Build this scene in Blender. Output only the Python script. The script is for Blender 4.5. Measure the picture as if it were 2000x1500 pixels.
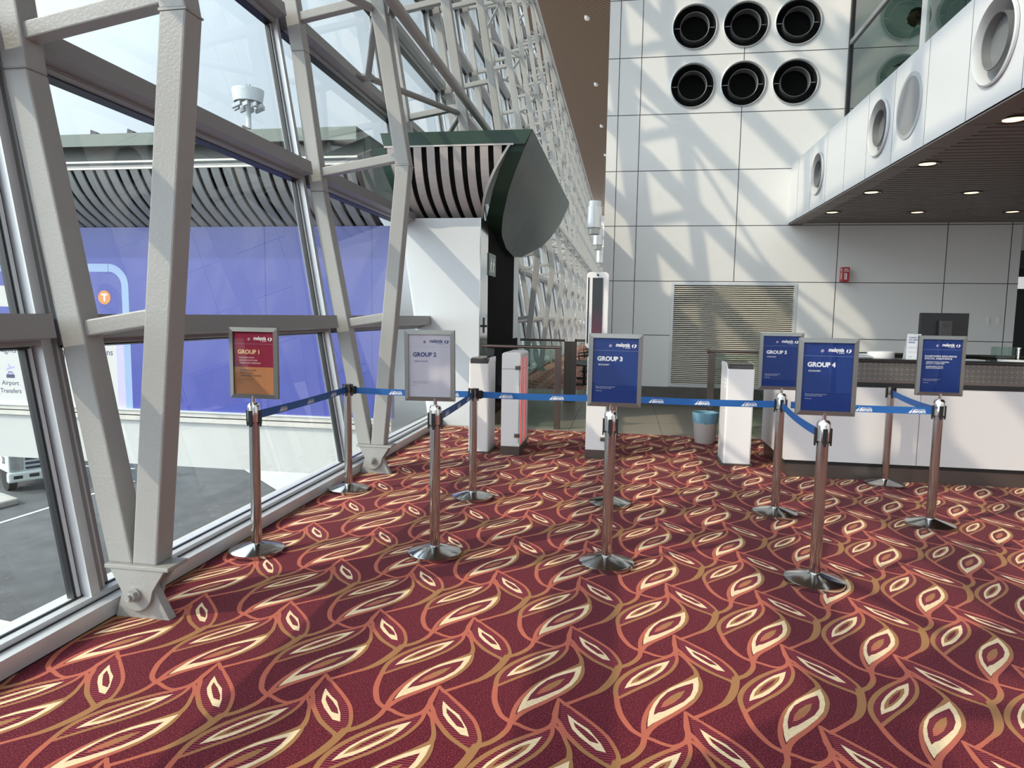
import bpy, bmesh, math, random
import numpy as np
from mathutils import Vector, Matrix
random.seed(7)
for o in list(bpy.data.objects): bpy.data.objects.remove(o)
SC = bpy.context.scene
COL = SC.collection

# ------------------------------------------------------------ camera
F_PX, YAW, PITCH, ROLL, EYE = 1342.158, 0.162319, 0.0998478, 0.0158279, 1.5
def cam_axes():
    cy, sy = math.cos(YAW), math.sin(YAW)
    f = Vector((-sy*math.cos(PITCH), cy*math.cos(PITCH), -math.sin(PITCH)))
    r = Vector((cy, sy, 0)); u = r.cross(f)
    c, s = math.cos(ROLL), math.sin(ROLL)
    return c*r + s*u, -s*r + c*u, f
_r, _u, _f = cam_axes()
cd = bpy.data.cameras.new('camera'); cam = bpy.data.objects.new('camera', cd); COL.objects.link(cam)
cd.sensor_fit = 'HORIZONTAL'; cd.sensor_width = 36; cd.lens = 36*F_PX/2000
cd.clip_start = .05; cd.clip_end = 900
cam.matrix_world = Matrix(((_r.x, _u.x, -_f.x, 0), (_r.y, _u.y, -_f.y, 0), (_r.z, _u.z, -_f.z, EYE), (0, 0, 0, 1)))
SC.camera = cam
def at(px, py, X=None, Y=None, Z=None):
    """point of the plane X=, Y= or Z= that a pixel of the 2000x1500 frame looks at"""
    d = _r*((px-1000)/F_PX) + _u*(-(py-750)/F_PX) + _f
    t = X/d.x if X is not None else Y/d.y if Y is not None else (Z-EYE)/d.z
    return d*t + Vector((0, 0, EYE))

# ------------------------------------------------------------ sky, sun, exposure
SUN_DIR = Vector((1, .72, -1.0)).normalized()
w = bpy.data.worlds.new('sky'); SC.world = w; w.use_nodes = True
nt = w.node_tree; nt.nodes.clear()
def N(t, ty, **k):
    n = t.nodes.new(ty)
    for a, v in k.items():
        if a == 'ins':
            for i, x in v.items(): n.inputs[i].default_value = x
        else: setattr(n, a, v)
    return n
out = N(nt, 'ShaderNodeOutputWorld'); bg = N(nt, 'ShaderNodeBackground'); tc = N(nt, 'ShaderNodeTexCoord')
sep = N(nt, 'ShaderNodeSeparateXYZ'); rmp = N(nt, 'ShaderNodeValToRGB')
nt.links.new(tc.outputs['Generated'], sep.inputs[0]); nt.links.new(sep.outputs['Z'], rmp.inputs[0])
e = rmp.color_ramp.elements
e[0].position = 0; e[0].color = (.36, .37, .38, 1)
e[1].position = .06; e[1].color = (.76, .83, .92, 1)
x = e.new(.45); x.color = (.63, .76, .88, 1)
x = e.new(1.0); x.color = (.45, .62, .92, 1)
noi = N(nt, 'ShaderNodeTexNoise', ins={'Scale': 2.3, 'Detail': 6, 'Roughness': .55})
cr = N(nt, 'ShaderNodeValToRGB'); cr.color_ramp.elements[0].position = .48; cr.color_ramp.elements[1].position = .75
cr.color_ramp.elements[1].color = (.6, .6, .6, 1)
nt.links.new(tc.outputs['Generated'], noi.inputs['Vector']); nt.links.new(noi.outputs[0], cr.inputs[0])
mx = N(nt, 'ShaderNodeMixRGB', ins={2: (.88, .90, .92, 1)})
nt.links.new(cr.outputs[0], mx.inputs[0]); nt.links.new(rmp.outputs[0], mx.inputs[1])
# broad sun aureole added in the unseen sky to brighten the hall
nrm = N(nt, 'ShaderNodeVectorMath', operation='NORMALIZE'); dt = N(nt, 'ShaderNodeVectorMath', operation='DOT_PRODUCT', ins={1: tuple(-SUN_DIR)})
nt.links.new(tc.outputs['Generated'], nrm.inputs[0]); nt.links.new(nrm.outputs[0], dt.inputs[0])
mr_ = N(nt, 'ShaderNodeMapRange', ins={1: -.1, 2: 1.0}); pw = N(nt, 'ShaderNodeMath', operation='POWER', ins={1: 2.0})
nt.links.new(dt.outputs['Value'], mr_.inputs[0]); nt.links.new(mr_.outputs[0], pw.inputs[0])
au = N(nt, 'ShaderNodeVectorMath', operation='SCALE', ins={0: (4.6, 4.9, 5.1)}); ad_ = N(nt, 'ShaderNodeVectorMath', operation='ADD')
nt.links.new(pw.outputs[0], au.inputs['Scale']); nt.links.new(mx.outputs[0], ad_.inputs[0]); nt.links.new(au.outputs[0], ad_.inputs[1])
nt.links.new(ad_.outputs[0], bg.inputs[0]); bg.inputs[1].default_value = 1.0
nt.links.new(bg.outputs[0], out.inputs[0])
sl = bpy.data.lights.new('sun', 'SUN'); sun = bpy.data.objects.new('sun', sl); COL.objects.link(sun)
sl.energy = 3.3; sl.angle = .011; sl.color = (1, .83, .62)
sun.rotation_euler = SUN_DIR.to_track_quat('-Z', 'Y').to_euler(); sun.location = (-30, -20, 30)
vs = SC.view_settings
vs.view_transform = 'Standard'; vs.look = 'None'; vs.gamma = 1; vs.use_curve_mapping = False; vs.exposure = 0.0
SC.cycles.max_bounces = 10; SC.cycles.diffuse_bounces = 5; SC.cycles.transparent_max_bounces = 24

# ------------------------------------------------------------ materials
MATS = {}
def mat(name, col=(.8, .8, .8), rough=.5, metal=0, spec=.5, emit=None, estr=1, bump=None, var=None, coat=0):
    if name in MATS: return MATS[name]
    m = bpy.data.materials.new(name); m.use_nodes = True; t = m.node_tree; b = t.nodes['Principled BSDF']
    b.inputs['Base Color'].default_value = (*col, 1); b.inputs['Roughness'].default_value = rough
    b.inputs['Metallic'].default_value = metal; b.inputs['Specular IOR Level'].default_value = spec
    if coat: b.inputs['Coat Weight'].default_value = coat
    if emit:
        b.inputs['Emission Color'].default_value = (*emit, 1); b.inputs['Emission Strength'].default_value = estr
    tc = N(t, 'ShaderNodeTexCoord')
    if bump:
        n = N(t, 'ShaderNodeTexNoise', ins={'Scale': bump[0], 'Detail': 3}); bp = N(t, 'ShaderNodeBump', ins={'Strength': bump[1], 'Distance': bump[2] if len(bump) > 2 else .002})
        t.links.new(tc.outputs['Object'], n.inputs['Vector']); t.links.new(n.outputs[0], bp.inputs['Height']); t.links.new(bp.outputs[0], b.inputs['Normal'])
    if var:
        n = N(t, 'ShaderNodeTexNoise', ins={'Scale': var[0], 'Detail': 5, 'Roughness': .6}); r = N(t, 'ShaderNodeMapRange', ins={1: .3, 2: .7, 3: 1-var[1], 4: 1+var[1]})
        mm = N(t, 'ShaderNodeVectorMath', operation='SCALE', ins={0: col})
        t.links.new(tc.outputs['Object'], n.inputs['Vector']); t.links.new(n.outputs[0], r.inputs[0]); t.links.new(r.outputs[0], mm.inputs['Scale']); t.links.new(mm.outputs[0], b.inputs['Base Color'])
    MATS[name] = m; return m
def nodes(m): return m.node_tree, m.node_tree.nodes['Principled BSDF']
def glass(name, tint, f=1.0):
    m = bpy.data.materials.new(name); m.use_nodes = True; t = m.node_tree; t.nodes.clear()
    o = N(t, 'ShaderNodeOutputMaterial'); tr = N(t, 'ShaderNodeBsdfTransparent', ins={0: (*tint, 1)}); g = N(t, 'ShaderNodeBsdfGlossy', ins={0: (f, f, f, 1), 'Roughness': .0})
    fr = N(t, 'ShaderNodeFresnel', ins={'IOR': 1.45}); mx = N(t, 'ShaderNodeMixShader')
    ge = N(t, 'ShaderNodeNewGeometry'); iv = N(t, 'ShaderNodeMath', operation='SUBTRACT', ins={0: 1.0}); mu = N(t, 'ShaderNodeMath', operation='MULTIPLY')   # only the face turned to the ray mirrors
    t.links.new(ge.outputs['Backfacing'], iv.inputs[1]); t.links.new(iv.outputs[0], mu.inputs[0]); t.links.new(fr.outputs[0], mu.inputs[1])
    t.links.new(mu.outputs[0], mx.inputs[0]); t.links.new(tr.outputs[0], mx.inputs[1]); t.links.new(g.outputs[0], mx.inputs[2]); t.links.new(mx.outputs[0], o.inputs[0])
    MATS[name] = m; return m
steel_paint = mat('grey textured steel paint', (.345, .34, .33), .42, bump=(70, .5, .004), var=(3, .03))
alu = mat('silver anodised aluminium', (.62, .63, .65), .38, .35)
alu_dark = mat('grey transom paint', (.27, .265, .27), .45)
gasket = mat('black gasket', (.012, .012, .014), .4)
chrome = mat('polished steel', (.74, .72, .70), .07, 1)
inox = mat('brushed stainless', (.52, .515, .51), .14, 1)
inox_d = mat('dark stainless', (.20, .17, .155), .32, .9)
frame_m = mat('satin sign frame metal', (.24, .235, .225), .36, .8)
black = mat('black plastic', (.012, .012, .013), .35)
blackm = mat('matt black void', (.004, .004, .004), .9)
white_p = mat('white wall panel', (.78, .775, .765), .34, var=(.6, .02), bump=(.9, .12, .01))
white_g = mat('glossy white panel', (.66, .665, .68), .22, bump=(1.2, .1, .01))
white_b = mat('white powder coat', (.80, .78, .78), .3)
joint = mat('panel joint', (.06, .055, .06), .6)
green_d = mat('dark green paint', (.015, .045, .030), .4)
slat_m = mat('pinkish grey slat', (.42, .375, .365), .45)
blue_t = mat('blue webbing', (.008, .105, .36), .55, bump=(900, .3, .0005))
white_ink = mat('white ink', (.85, .85, .85), .5)
G_win = glass('window glass', (.90, .93, .93)); G_bar = glass('greenish barrier glass', (.80, .87, .85)); G_mez = glass('tinted mezzanine glass', (.50, .58, .55))

# ------------------------------------------------------------ mesh builder
class MB:
    def __init__(s): s.v = []; s.f = []; s.m = []; s.sm = []
    def add(s, vs, fs, mi=0, smooth=False):
        b = len(s.v); s.v += [tuple(q) for q in vs]
        for q in fs: s.f.append([b+i for i in q]); s.m.append(mi); s.sm.append(smooth)
        return s
    def box(s, x0, x1, y0, y1, z0, z1, mi=0):
        return s.add([(x0,y0,z0),(x1,y0,z0),(x1,y1,z0),(x0,y1,z0),(x0,y0,z1),(x1,y0,z1),(x1,y1,z1),(x0,y1,z1)],
            [(0,3,2,1),(4,5,6,7),(0,1,5,4),(1,2,6,5),(2,3,7,6),(3,0,4,7)], mi)
    def obox(s, c, ax, ay, az, mi=0):
        c, ax, ay, az = map(Vector, (c, ax, ay, az)); vs = []
        for k in (-1, 1):
            for a, b in ((-1,-1),(1,-1),(1,1),(-1,1)): vs.append(c+ax*a+ay*b+az*k)
        return s.add(vs, [(0,3,2,1),(4,5,6,7),(0,1,5,4),(1,2,6,5),(2,3,7,6),(3,0,4,7)], mi)
    def prism(s, poly, axis, a, b, mi=0, smooth=False):
        """poly = list of 2D points in the two other axes (x: (y,z); y: (x,z); z: (x,y))"""
        def P(q, t): return (t, q[0], q[1]) if axis == 'x' else (q[0], t, q[1]) if axis == 'y' else (q[0], q[1], t)
        n = len(poly); vs = [P(q, a) for q in poly]+[P(q, b) for q in poly]
        s.add(vs, [tuple(range(n))[::-1], tuple(range(n, 2*n))], mi)
        b0 = len(s.v)-2*n
        for i in range(n):
            j = (i+1) % n; s.f.append([b0+i, b0+j, b0+n+j, b0+n+i]); s.m.append(mi); s.sm.append(smooth)
        return s
    def tube(s, p0, p1, r0, r1=None, n=16, mi=0, caps=True):
        p0, p1 = Vector(p0), Vector(p1); r1 = r0 if r1 is None else r1
        d = (p1-p0).normalized(); a = d.orthogonal().normalized(); b = d.cross(a)
        vs = []
        for p, r in ((p0, r0), (p1, r1)):
            for i in range(n): t = 2*math.pi*i/n; vs.append(p+a*(r*math.cos(t))+b*(r*math.sin(t)))
        s.add(vs, [(i, (i+1) % n, n+(i+1) % n, n+i) for i in range(n)], mi, True)
        if caps:
            b0 = len(s.v)-2*n
            s.f.append([b0+i for i in range(n)][::-1]); s.m.append(mi); s.sm.append(False)
            s.f.append([b0+n+i for i in range(n)]); s.m.append(mi); s.sm.append(False)
        return s
    def path(s, pts, r, n=10, mi=0):
        for a, b in zip(pts, pts[1:]): s.tube(a, b, r, n=n, mi=mi)
        return s
    def lathe(s, prof, c=(0,0,0), axis='z', n=32, mi=0, smooth=True):
        c = Vector(c); vs = []; k = len(prof)
        for i in range(n):
            t = 2*math.pi*i/n; co, si = math.cos(t), math.sin(t)
            for r, h in prof:
                q = (r*co, r*si, h) if axis == 'z' else (r*co, h, r*si) if axis == 'y' else (h, r*co, r*si)
                vs.append(c+Vector(q))
        fs = []
        for i in range(n):
            j = (i+1) % n
            for a in range(k-1):
                fs.append((i*k+a, j*k+a, j*k+a+1, i*k+a+1))
        return s.add(vs, fs, mi, smooth)
    def build(s, name, mats, parent=None, origin=None, bevel=0, sharp=38, seg=2):
        me = bpy.data.meshes.new(name); o3 = Vector(origin) if origin is not None else (root_of(parent).location if parent is not None else Vector((0,0,0)))
        V = [(q[0]-o3[0], q[1]-o3[1], q[2]-o3[2]) for q in s.v]
        me.from_pydata(V, [], s.f)
        if not isinstance(mats, (list, tuple)): mats = [mats]
        for m in mats: me.materials.append(m)
        me.polygons.foreach_set('material_index', s.m); me.polygons.foreach_set('use_smooth', s.sm)
        bm = bmesh.new(); bm.from_mesh(me)
        if len(bm.faces) < 20000: bmesh.ops.recalc_face_normals(bm, faces=bm.faces)
        ca = math.cos(math.radians(sharp))
        if any(s.sm):
            for ed in bm.edges:
                if len(ed.link_faces) == 2 and ed.link_faces[0].normal.dot(ed.link_faces[1].normal) < ca: ed.smooth = False
        bm.to_mesh(me); bm.free()
        ob = bpy.data.objects.new(name, me); COL.objects.link(ob)
        if parent is None:
            ob.location = o3 if origin is not None else (0,0,0)
        else: ob.parent = parent
        if bevel:
            md = ob.modifiers.new('bevel', 'BEVEL'); md.width = bevel; md.segments = seg; md.limit_method = 'ANGLE'; md.angle_limit = math.radians(35)
        return ob
def root_of(o):
    while o.parent is not None: o = o.parent
    return o
def tag(o, label=None, cat=None, group=None, kind=None):
    if label: o['label'] = label
    if cat: o['category'] = cat
    if group: o['group'] = group
    if kind: o['kind'] = kind
    return o
def thing(name, loc, label, cat, group=None):
    o = bpy.data.objects.new(name, None); COL.objects.link(o); o.location = loc; o.empty_display_size = .1
    return tag(o, label, cat, group)
def copy_tree(o, parent=None):
    c = o.copy(); COL.objects.link(c)
    if parent is not None: c.parent = parent
    for ch in list(o.children): copy_tree(ch, c)
    return c
def struct(o): o['kind'] = 'structure'; return o

_tc = {}
def text_mesh(txt, size, bold=0, shear=0, xs=1, spacing=1):
    k = (txt, size, bold, shear, xs, spacing)
    if k in _tc: return _tc[k]
    cu = bpy.data.curves.new('t', 'FONT'); cu.body = txt; cu.size = size; cu.offset = bold*size; cu.shear = shear; cu.fill_mode = 'FRONT'; cu.resolution_u = 3; cu.space_character = spacing
    ob = bpy.data.objects.new('t', cu); COL.objects.link(ob)
    me = bpy.data.meshes.new_from_object(ob)
    vs = [(v.co.x*xs, v.co.y) for v in me.vertices]; fs = [tuple(p.vertices) for p in me.polygons]
    bpy.data.objects.remove(ob); bpy.data.meshes.remove(me); bpy.data.curves.remove(cu)
    _tc[k] = (vs, fs); return _tc[k]
def put_text(mb, txt, size, org, ux=(1,0,0), uy=(0,0,1), align='l', width=None, mi=0, **k):
    vs, fs = text_mesh(txt, size, **k)
    if not vs: return
    x0 = min(v[0] for v in vs); x1 = max(v[0] for v in vs); s = width/(x1-x0) if width else 1
    ux, uy, org = Vector(ux), Vector(uy), Vector(org)
    off = x0 if align == 'l' else (x0+x1)/2 if align == 'c' else x1
    mb.add([org+ux*((v[0]-off)*s)+uy*v[1] for v in vs], fs, mi)
def disc(mb, c, r, ux, uy, n=20, mi=0, a0=0, a1=2*math.pi):
    c, ux, uy = Vector(c), Vector(ux), Vector(uy)
    mb.add([c+ux*(r*math.cos(a0+(a1-a0)*i/n))+uy*(r*math.sin(a0+(a1-a0)*i/n)) for i in range(n)], [tuple(range(n))], mi)
def poly2(mb, pts, org, ux, uy, mi=0):
    org, ux, uy = Vector(org), Vector(ux), Vector(uy); mb.add([org+ux*a+uy*b for a, b in pts], [tuple(range(len(pts)))], mi)

# ============================================================ THE CARPET (setting)
TA, TB = .4855, .6475; NX, NY = .7556, 3.2190          # pattern repeat and one node of it
STROKES = [
 ([(.2337,.301),(.2127,.2046),(.1838,.1285),(.1501,.0751),(.1072,.0335),(.0651,-.0073),(.0295,-.0383)],[12.5,13,12,9,6.5,6.5,8]),
 ([(-.1579,-.1858),(-.1635,-.2376),(-.1815,-.2832),(-.2082,-.3226),(-.2321,-.344),(-.2518,-.3565)],[8,8.5,9,9,9.5,12]),
 ([(-.0074,-.1891),(-.0515,-.2369),(-.0917,-.2691),(-.1523,-.3252),(-.2065,-.3916),(-.2422,-.4524),(-.26,-.5046),(-.2644,-.5526),(-.2609,-.5975)],[7,7,7,7.5,8,8,8,8,8]),
 ([(-.2609,-.5975),(-.2544,-.6568),(-.2437,-.7119),(-.2241,-.7632),(-.1991,-.8079),(-.1622,-.8378),(-.1298,-.8497),(-.0957,-.8682),(-.0563,-.8747),(-.0197,-.8462),(-.0015,-.8099)],[8,9,9,9,8,8,7,7,6,6,8]),
 ([(-.0038,-.1884),(-.0005,-.2339),(-.0101,-.284),(-.0329,-.3417),(-.0651,-.3929),(-.1123,-.4518),(-.1632,-.5038),(-.2093,-.5535),(-.2581,-.6081)],[6]*9),
 ([(-.0013,-.177),(.0302,-.2174),(.0512,-.2686),(.068,-.3188),(.0720,-.3602)],[6,6,6,7,9]),
 ([(0,0),(.0267,-.0349),(.0564,-.0604),(.0846,-.0895),(.1393,-.1458),(.1897,-.2072),(.2207,-.2692),(.2367,-.3216),(.2345,-.3531)],[4,7,5,6,6,6,6,6,9]),
 ([(0,0),(-.0009,-.0717),(-.002,-.1254),(.021,-.169),(.046,-.2213),(.0881,-.2783),(.1254,-.3206),(.1772,-.3617),(.2081,-.3837),(.2198,-.4058)],[4,8,8,7.5,7.5,7.5,7.5,7,8,11]),
 ([(.0005,-.03),(-.0003,-.1176),(-.0015,-.1624),(-.003,-.19)],[6,8,9,7]),
 ([(.0703,-.3602),(.078,-.4059),(.0754,-.4613),(.0592,-.5178),(.0291,-.5796),(-.0144,-.6381),(-.0621,-.6959),(-.1076,-.748),(-.1367,-.7919),(-.1525,-.8323)],[8.5]*10),
 ([(.0692,-.3652),(.0173,-.4273),(-.0457,-.4945),(-.0967,-.5662),(-.1275,-.6316),(-.1495,-.7013),(-.1586,-.7658),(-.1579,-.8333)],[8,7.5,7,7,7,7,7.5,8]),
]
POLYS = [  # (outline, material, layer)  materials: 0 red 1 ribbon 2 cream 3 hatch
 ('Ch',3,1,[(.0117,-.0378),(.0545,-.0685),(.1393,-.1458),(.1897,-.2072),(.2207,-.2692),(.2346,-.3284),(.2287,-.3673),(.1782,-.3584),(.1264,-.3172),(.089,-.2748),(.0478,-.2139),(.0237,-.1575)]),
 ('Ah',3,1,[(-.0074,-.1891),(-.0515,-.2369),(-.0917,-.2691),(-.1523,-.3252),(-.2065,-.3916),(-.2422,-.4524),(-.26,-.5046),(-.2644,-.5526),(-.2603,-.603),(-.2093,-.5535),(-.1632,-.5038),(-.1123,-.4518),(-.0651,-.3929),(-.0329,-.3417),(-.0101,-.284),(-.0005,-.2339)]),
 ('Cout',2,3,[(.0444,-.105),(.0871,-.1502),(.1289,-.1853),(.152,-.2236),(.1747,-.2601),(.1945,-.3085),(.1627,-.3023),(.1375,-.2768),(.0988,-.2367),(.0691,-.1956),(.0533,-.148)]),
 ('Cin',3,4,[(.07,-.1499),(.1116,-.1872),(.15,-.2309),(.1685,-.2647),(.1368,-.2553),(.1043,-.2155),(.0793,-.1814)]),
 ('Aout',2,3,[(-.0332,-.2577),(-.0509,-.3121),(-.0699,-.3554),(-.1024,-.4033),(-.1412,-.4544),(-.1723,-.4858),(-.2007,-.5051),(-.2293,-.5266),(-.2181,-.4845),(-.199,-.4377),(-.1668,-.3871),(-.1286,-.3392),(-.0874,-.2977)]),
 ('Ain',1,4,[(-.0669,-.3052),(-.0806,-.3444),(-.1044,-.3814),(-.1343,-.4189),(-.1667,-.4562),(-.1889,-.474),(-.2049,-.4879),(-.1951,-.4556),(-.1716,-.4136),(-.1374,-.3685),(-.1039,-.3304)]),
 ('Acore',3,5,[(-.0873,-.3292),(-.1138,-.3801),(-.1481,-.4248),(-.1799,-.4557),(-.1635,-.4183),(-.132,-.3739)]),
 ('Bout',2,3,[(.0738,-.3767),(.0729,-.4346),(.0633,-.4906),(.0424,-.5471),(.0033,-.6057),(-.0497,-.6695),(-.095,-.7182),(-.126,-.7516),(-.1449,-.7784),(-.1428,-.7316),(-.134,-.674),(-.116,-.6126),(-.0857,-.5467),(-.044,-.4852),(.0033,-.4393),(.0405,-.4087)]),
 ('Bin',3,4,[(.0508,-.4298),(.0463,-.4761),(.0316,-.5277),(.0014,-.5792),(-.0452,-.6278),(-.0812,-.6636),(-.1016,-.6757),(-.1196,-.6954),(-.1114,-.645),(-.0902,-.5821),(-.0588,-.5238),(-.021,-.4851),(.0155,-.4552)]),
 ('Bcore',1,5,[(.0129,-.4962),(-.0072,-.5484),(-.0392,-.5974),(-.071,-.6288),(-.0916,-.6411),(-.0768,-.5964),(-.0491,-.5524),(-.0155,-.5151)]),
]
def catmull(p, n=5):
    r = []
    for i in range(len(p)-1):
        a = p[max(i-1, 0)]; b = p[i]; c = p[i+1]; d = p[min(i+2, len(p)-1)]
        for k in range(n):
            t = k/n; r.append(tuple(.5*((2*b[j])+(-a[j]+c[j])*t+(2*a[j]-5*b[j]+4*c[j]-d[j])*t*t+(-a[j]+3*b[j]-3*c[j]+d[j])*t**3) for j in range(len(b))))
    return r+[tuple(p[-1])]
def tile_faces(n):
    fs = []                                        # (points, material, layer)
    for o, mi, ly, pts in [(a, b, c, d) for a, b, c, d in POLYS]: fs.append((pts, mi, ly))
    for si, (pts, wd) in enumerate(STROKES):
        q = catmull([(x, y, w_*.00128) for (x, y), w_ in zip(pts, wd)], n)
        L, R = [], []
        for i, (x, y, h) in enumerate(q):
            a = q[max(i-1, 0)]; b = q[min(i+1, len(q)-1)]; dx, dy = b[0]-a[0], b[1]-a[1]; l = math.hypot(dx, dy) or 1
            L.append((x-dy/l*h, y+dx/l*h)); R.append((x+dy/l*h, y-dx/l*h))
        for i in range(len(q)-1): fs.append(([L[i], R[i], R[i+1], L[i+1]], 1, 2+si*.07))
    return fs
def clip(poly, ax, v, keep):                       # keep > 0: coordinate >= v
    r = []
    for i in range(len(poly)):
        a, b = poly[i], poly[(i+1) % len(poly)]; ia, ib = (a[ax]-v)*keep >= 0, (b[ax]-v)*keep >= 0
        if ia: r.append(a)
        if ia != ib:
            t = (v-a[ax])/(b[ax]-a[ax]); r.append((a[0]+(b[0]-a[0])*t, a[1]+(b[1]-a[1])*t))
    return r
def carpet(name, x0, x1, y0, y1, n, px0=None, py0=None, px1=None):
    mb = MB(); mb.box(x0, x1, y0, y1, -.02, 0, 0)
    px0 = x0 if px0 is None else px0; py0 = y0 if py0 is None else py0; px1 = x1 if px1 is None else px1
    T = tile_faces(n)
    for i in range(int((px0-NX)/TA)-2, int((px1-NX)/TA)+3):
        for j in range(int((py0-NY)/TB)-2, int((y1-NY)/TB)+4):
            ox, oy = NX+i*TA, NY+j*TB
            if ox+.25 < px0 or ox-.3 > px1 or oy+.01 < py0 or oy-.9 > y1: continue
            edge = ox-.3 < px0 or ox+.27 > px1 or oy-.9 < py0 or oy+.02 > y1
            for pts, mi, ly in T:
                q = [(ox+a, oy+b) for a, b in pts]
                if edge:
                    for ax, v, k in ((0, px0, 1), (0, px1, -1), (1, py0, 1), (1, y1, -1)):
                        if q: q = clip(q, ax, v, k)
                    if len(q) < 3: continue
                z = .0003*ly
                mb.add([(a, b, z) for a, b in q], [tuple(range(len(q)))], mi)
    return mb.build(name, [M_red, M_rib, M_crm, M_hat])
def pile(m, sc=1):
    """woven pile: speckle + fine cross ribs on the given carpet colour"""
    t, b = nodes(m); tc = N(t, 'ShaderNodeTexCoord')
    bp = N(t, 'ShaderNodeBump', ins={'Strength': .5, 'Distance': .0015}); n = N(t, 'ShaderNodeTexNoise', ins={'Scale': 420, 'Detail': 1})
    t.links.new(tc.outputs['Object'], n.inputs['Vector']); t.links.new(n.outputs[0], bp.inputs['Height']); t.links.new(bp.outputs[0], b.inputs['Normal'])
    b.inputs['Sheen Weight'].default_value = .06; b.inputs['Roughness'].default_value = .95; b.inputs['Specular IOR Level'].default_value = .1
    return t, b, tc, n
M_red = mat('carpet maroon pile', (.125, .008, .016)); t, b, tc, n = pile(M_red)
n2 = N(t, 'ShaderNodeTexNoise', ins={'Scale': 170, 'Detail': 1.5, 'Roughness': .7}); cr = N(t, 'ShaderNodeValToRGB')
cr.color_ramp.elements[0].position = .50; cr.color_ramp.elements[0].color = (.088, .0055, .014, 1); cr.color_ramp.elements[1].position = .74; cr.color_ramp.elements[1].color = (.36, .05, .075, 1)
t.links.new(tc.outputs['Object'], n2.inputs['Vector']); t.links.new(n2.outputs[0], cr.inputs[0]); t.links.new(cr.outputs[0], b.inputs['Base Color'])
def by_row(t, tc):                                 # 0..1 through the weaving repeat, 1 at the ochre rows
    s = N(t, 'ShaderNodeSeparateXYZ'); a = N(t, 'ShaderNodeMath', operation='SUBTRACT', ins={1: NY+.22}); d = N(t, 'ShaderNodeMath', operation='MULTIPLY', ins={1: 2*math.pi/TB})
    c = N(t, 'ShaderNodeMath', operation='COSINE'); r = N(t, 'ShaderNodeMapRange', ins={1: -.35, 2: .35})
    t.links.new(tc.outputs['Object'], s.inputs[0]); t.links.new(s.outputs['Y'], a.inputs[0]); t.links.new(a.outputs[0], d.inputs[0]); t.links.new(d.outputs[0], c.inputs[0]); t.links.new(c.outputs[0], r.inputs[0])
    return s, r
def stripes(t, s, period, duty=.5):
    a = N(t, 'ShaderNodeMath', operation='DIVIDE', ins={1: period}); f = N(t, 'ShaderNodeMath', operation='FRACT'); g = N(t, 'ShaderNodeMath', operation='GREATER_THAN', ins={1: duty})
    t.links.new(s.outputs['Y'], a.inputs[0]); t.links.new(a.outputs[0], f.inputs[0]); t.links.new(f.outputs[0], g.inputs[0]); return g
M_rib = mat('carpet salmon and ochre pile', (.5, .15, .07)); t, b, tc, n = pile(M_rib)
s, r = by_row(t, tc); mx = N(t, 'ShaderNodeMixRGB', ins={1: (.54, .15, .10, 1), 2: (.40, .20, .085, 1)}); g = stripes(t, s, .0042, .55)
dk = N(t, 'ShaderNodeMixRGB', blend_type='MULTIPLY', ins={2: (.72, .62, .58, 1)})
t.links.new(r.outputs[0], mx.inputs[0]); t.links.new(mx.outputs[0], dk.inputs[1]); t.links.new(g.outputs[0], dk.inputs[0]); t.links.new(dk.outputs[0], b.inputs['Base Color'])
M_crm = mat('carpet cream pile', (.82, .63, .40), var=(60, .10)); pile(M_crm)
M_hat = mat('carpet striped pile', (.2, .02, .03)); t, b, tc, n = pile(M_hat)
s = N(t, 'ShaderNodeSeparateXYZ'); t.links.new(tc.outputs['Object'], s.inputs[0]); g = stripes(t, s, .0125)
mx = N(t, 'ShaderNodeMixRGB', ins={1: (.07, .006, .014, 1), 2: (.30, .04, .06, 1)}); t.links.new(g.outputs[0], mx.inputs[0]); t.links.new(mx.outputs[0], b.inputs['Base Color'])
fl = struct(carpet('floor', -2.62, 9.5, -6, 8.9, 5, px0=-2.44, py0=.6, px1=9.4))
fl['label'] = 'maroon carpet with looping salmon ribbons and cream leaves'
f2 = struct(carpet('floor', -2.62, -.43, 14.0, 95, 3, px0=-2.44, py0=14.0)); 
stone = mat('grey granite tile', (.26, .23, .18), .35, var=(90, .35))
t, b = nodes(stone)
mb = MB(); mb.box(-2.62, 9.5, 8.9, 14, -.02, 0)
for X in (-1.9, -.7, .5, 1.7, 2.9): mb.box(X, X+.006, 8.9, 12, 0, .0006, 1)
for Y in (9.9, 10.9, 11.9): mb.box(-2.6, 6, Y, Y+.006, 0, .0006, 1)
mb.box(-.43, 9.5, 14, 20, -.02, 0)
o = struct(mb.build('floor', [stone, joint])); o['label'] = 'grey granite tile strip between the two carpets'

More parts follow.
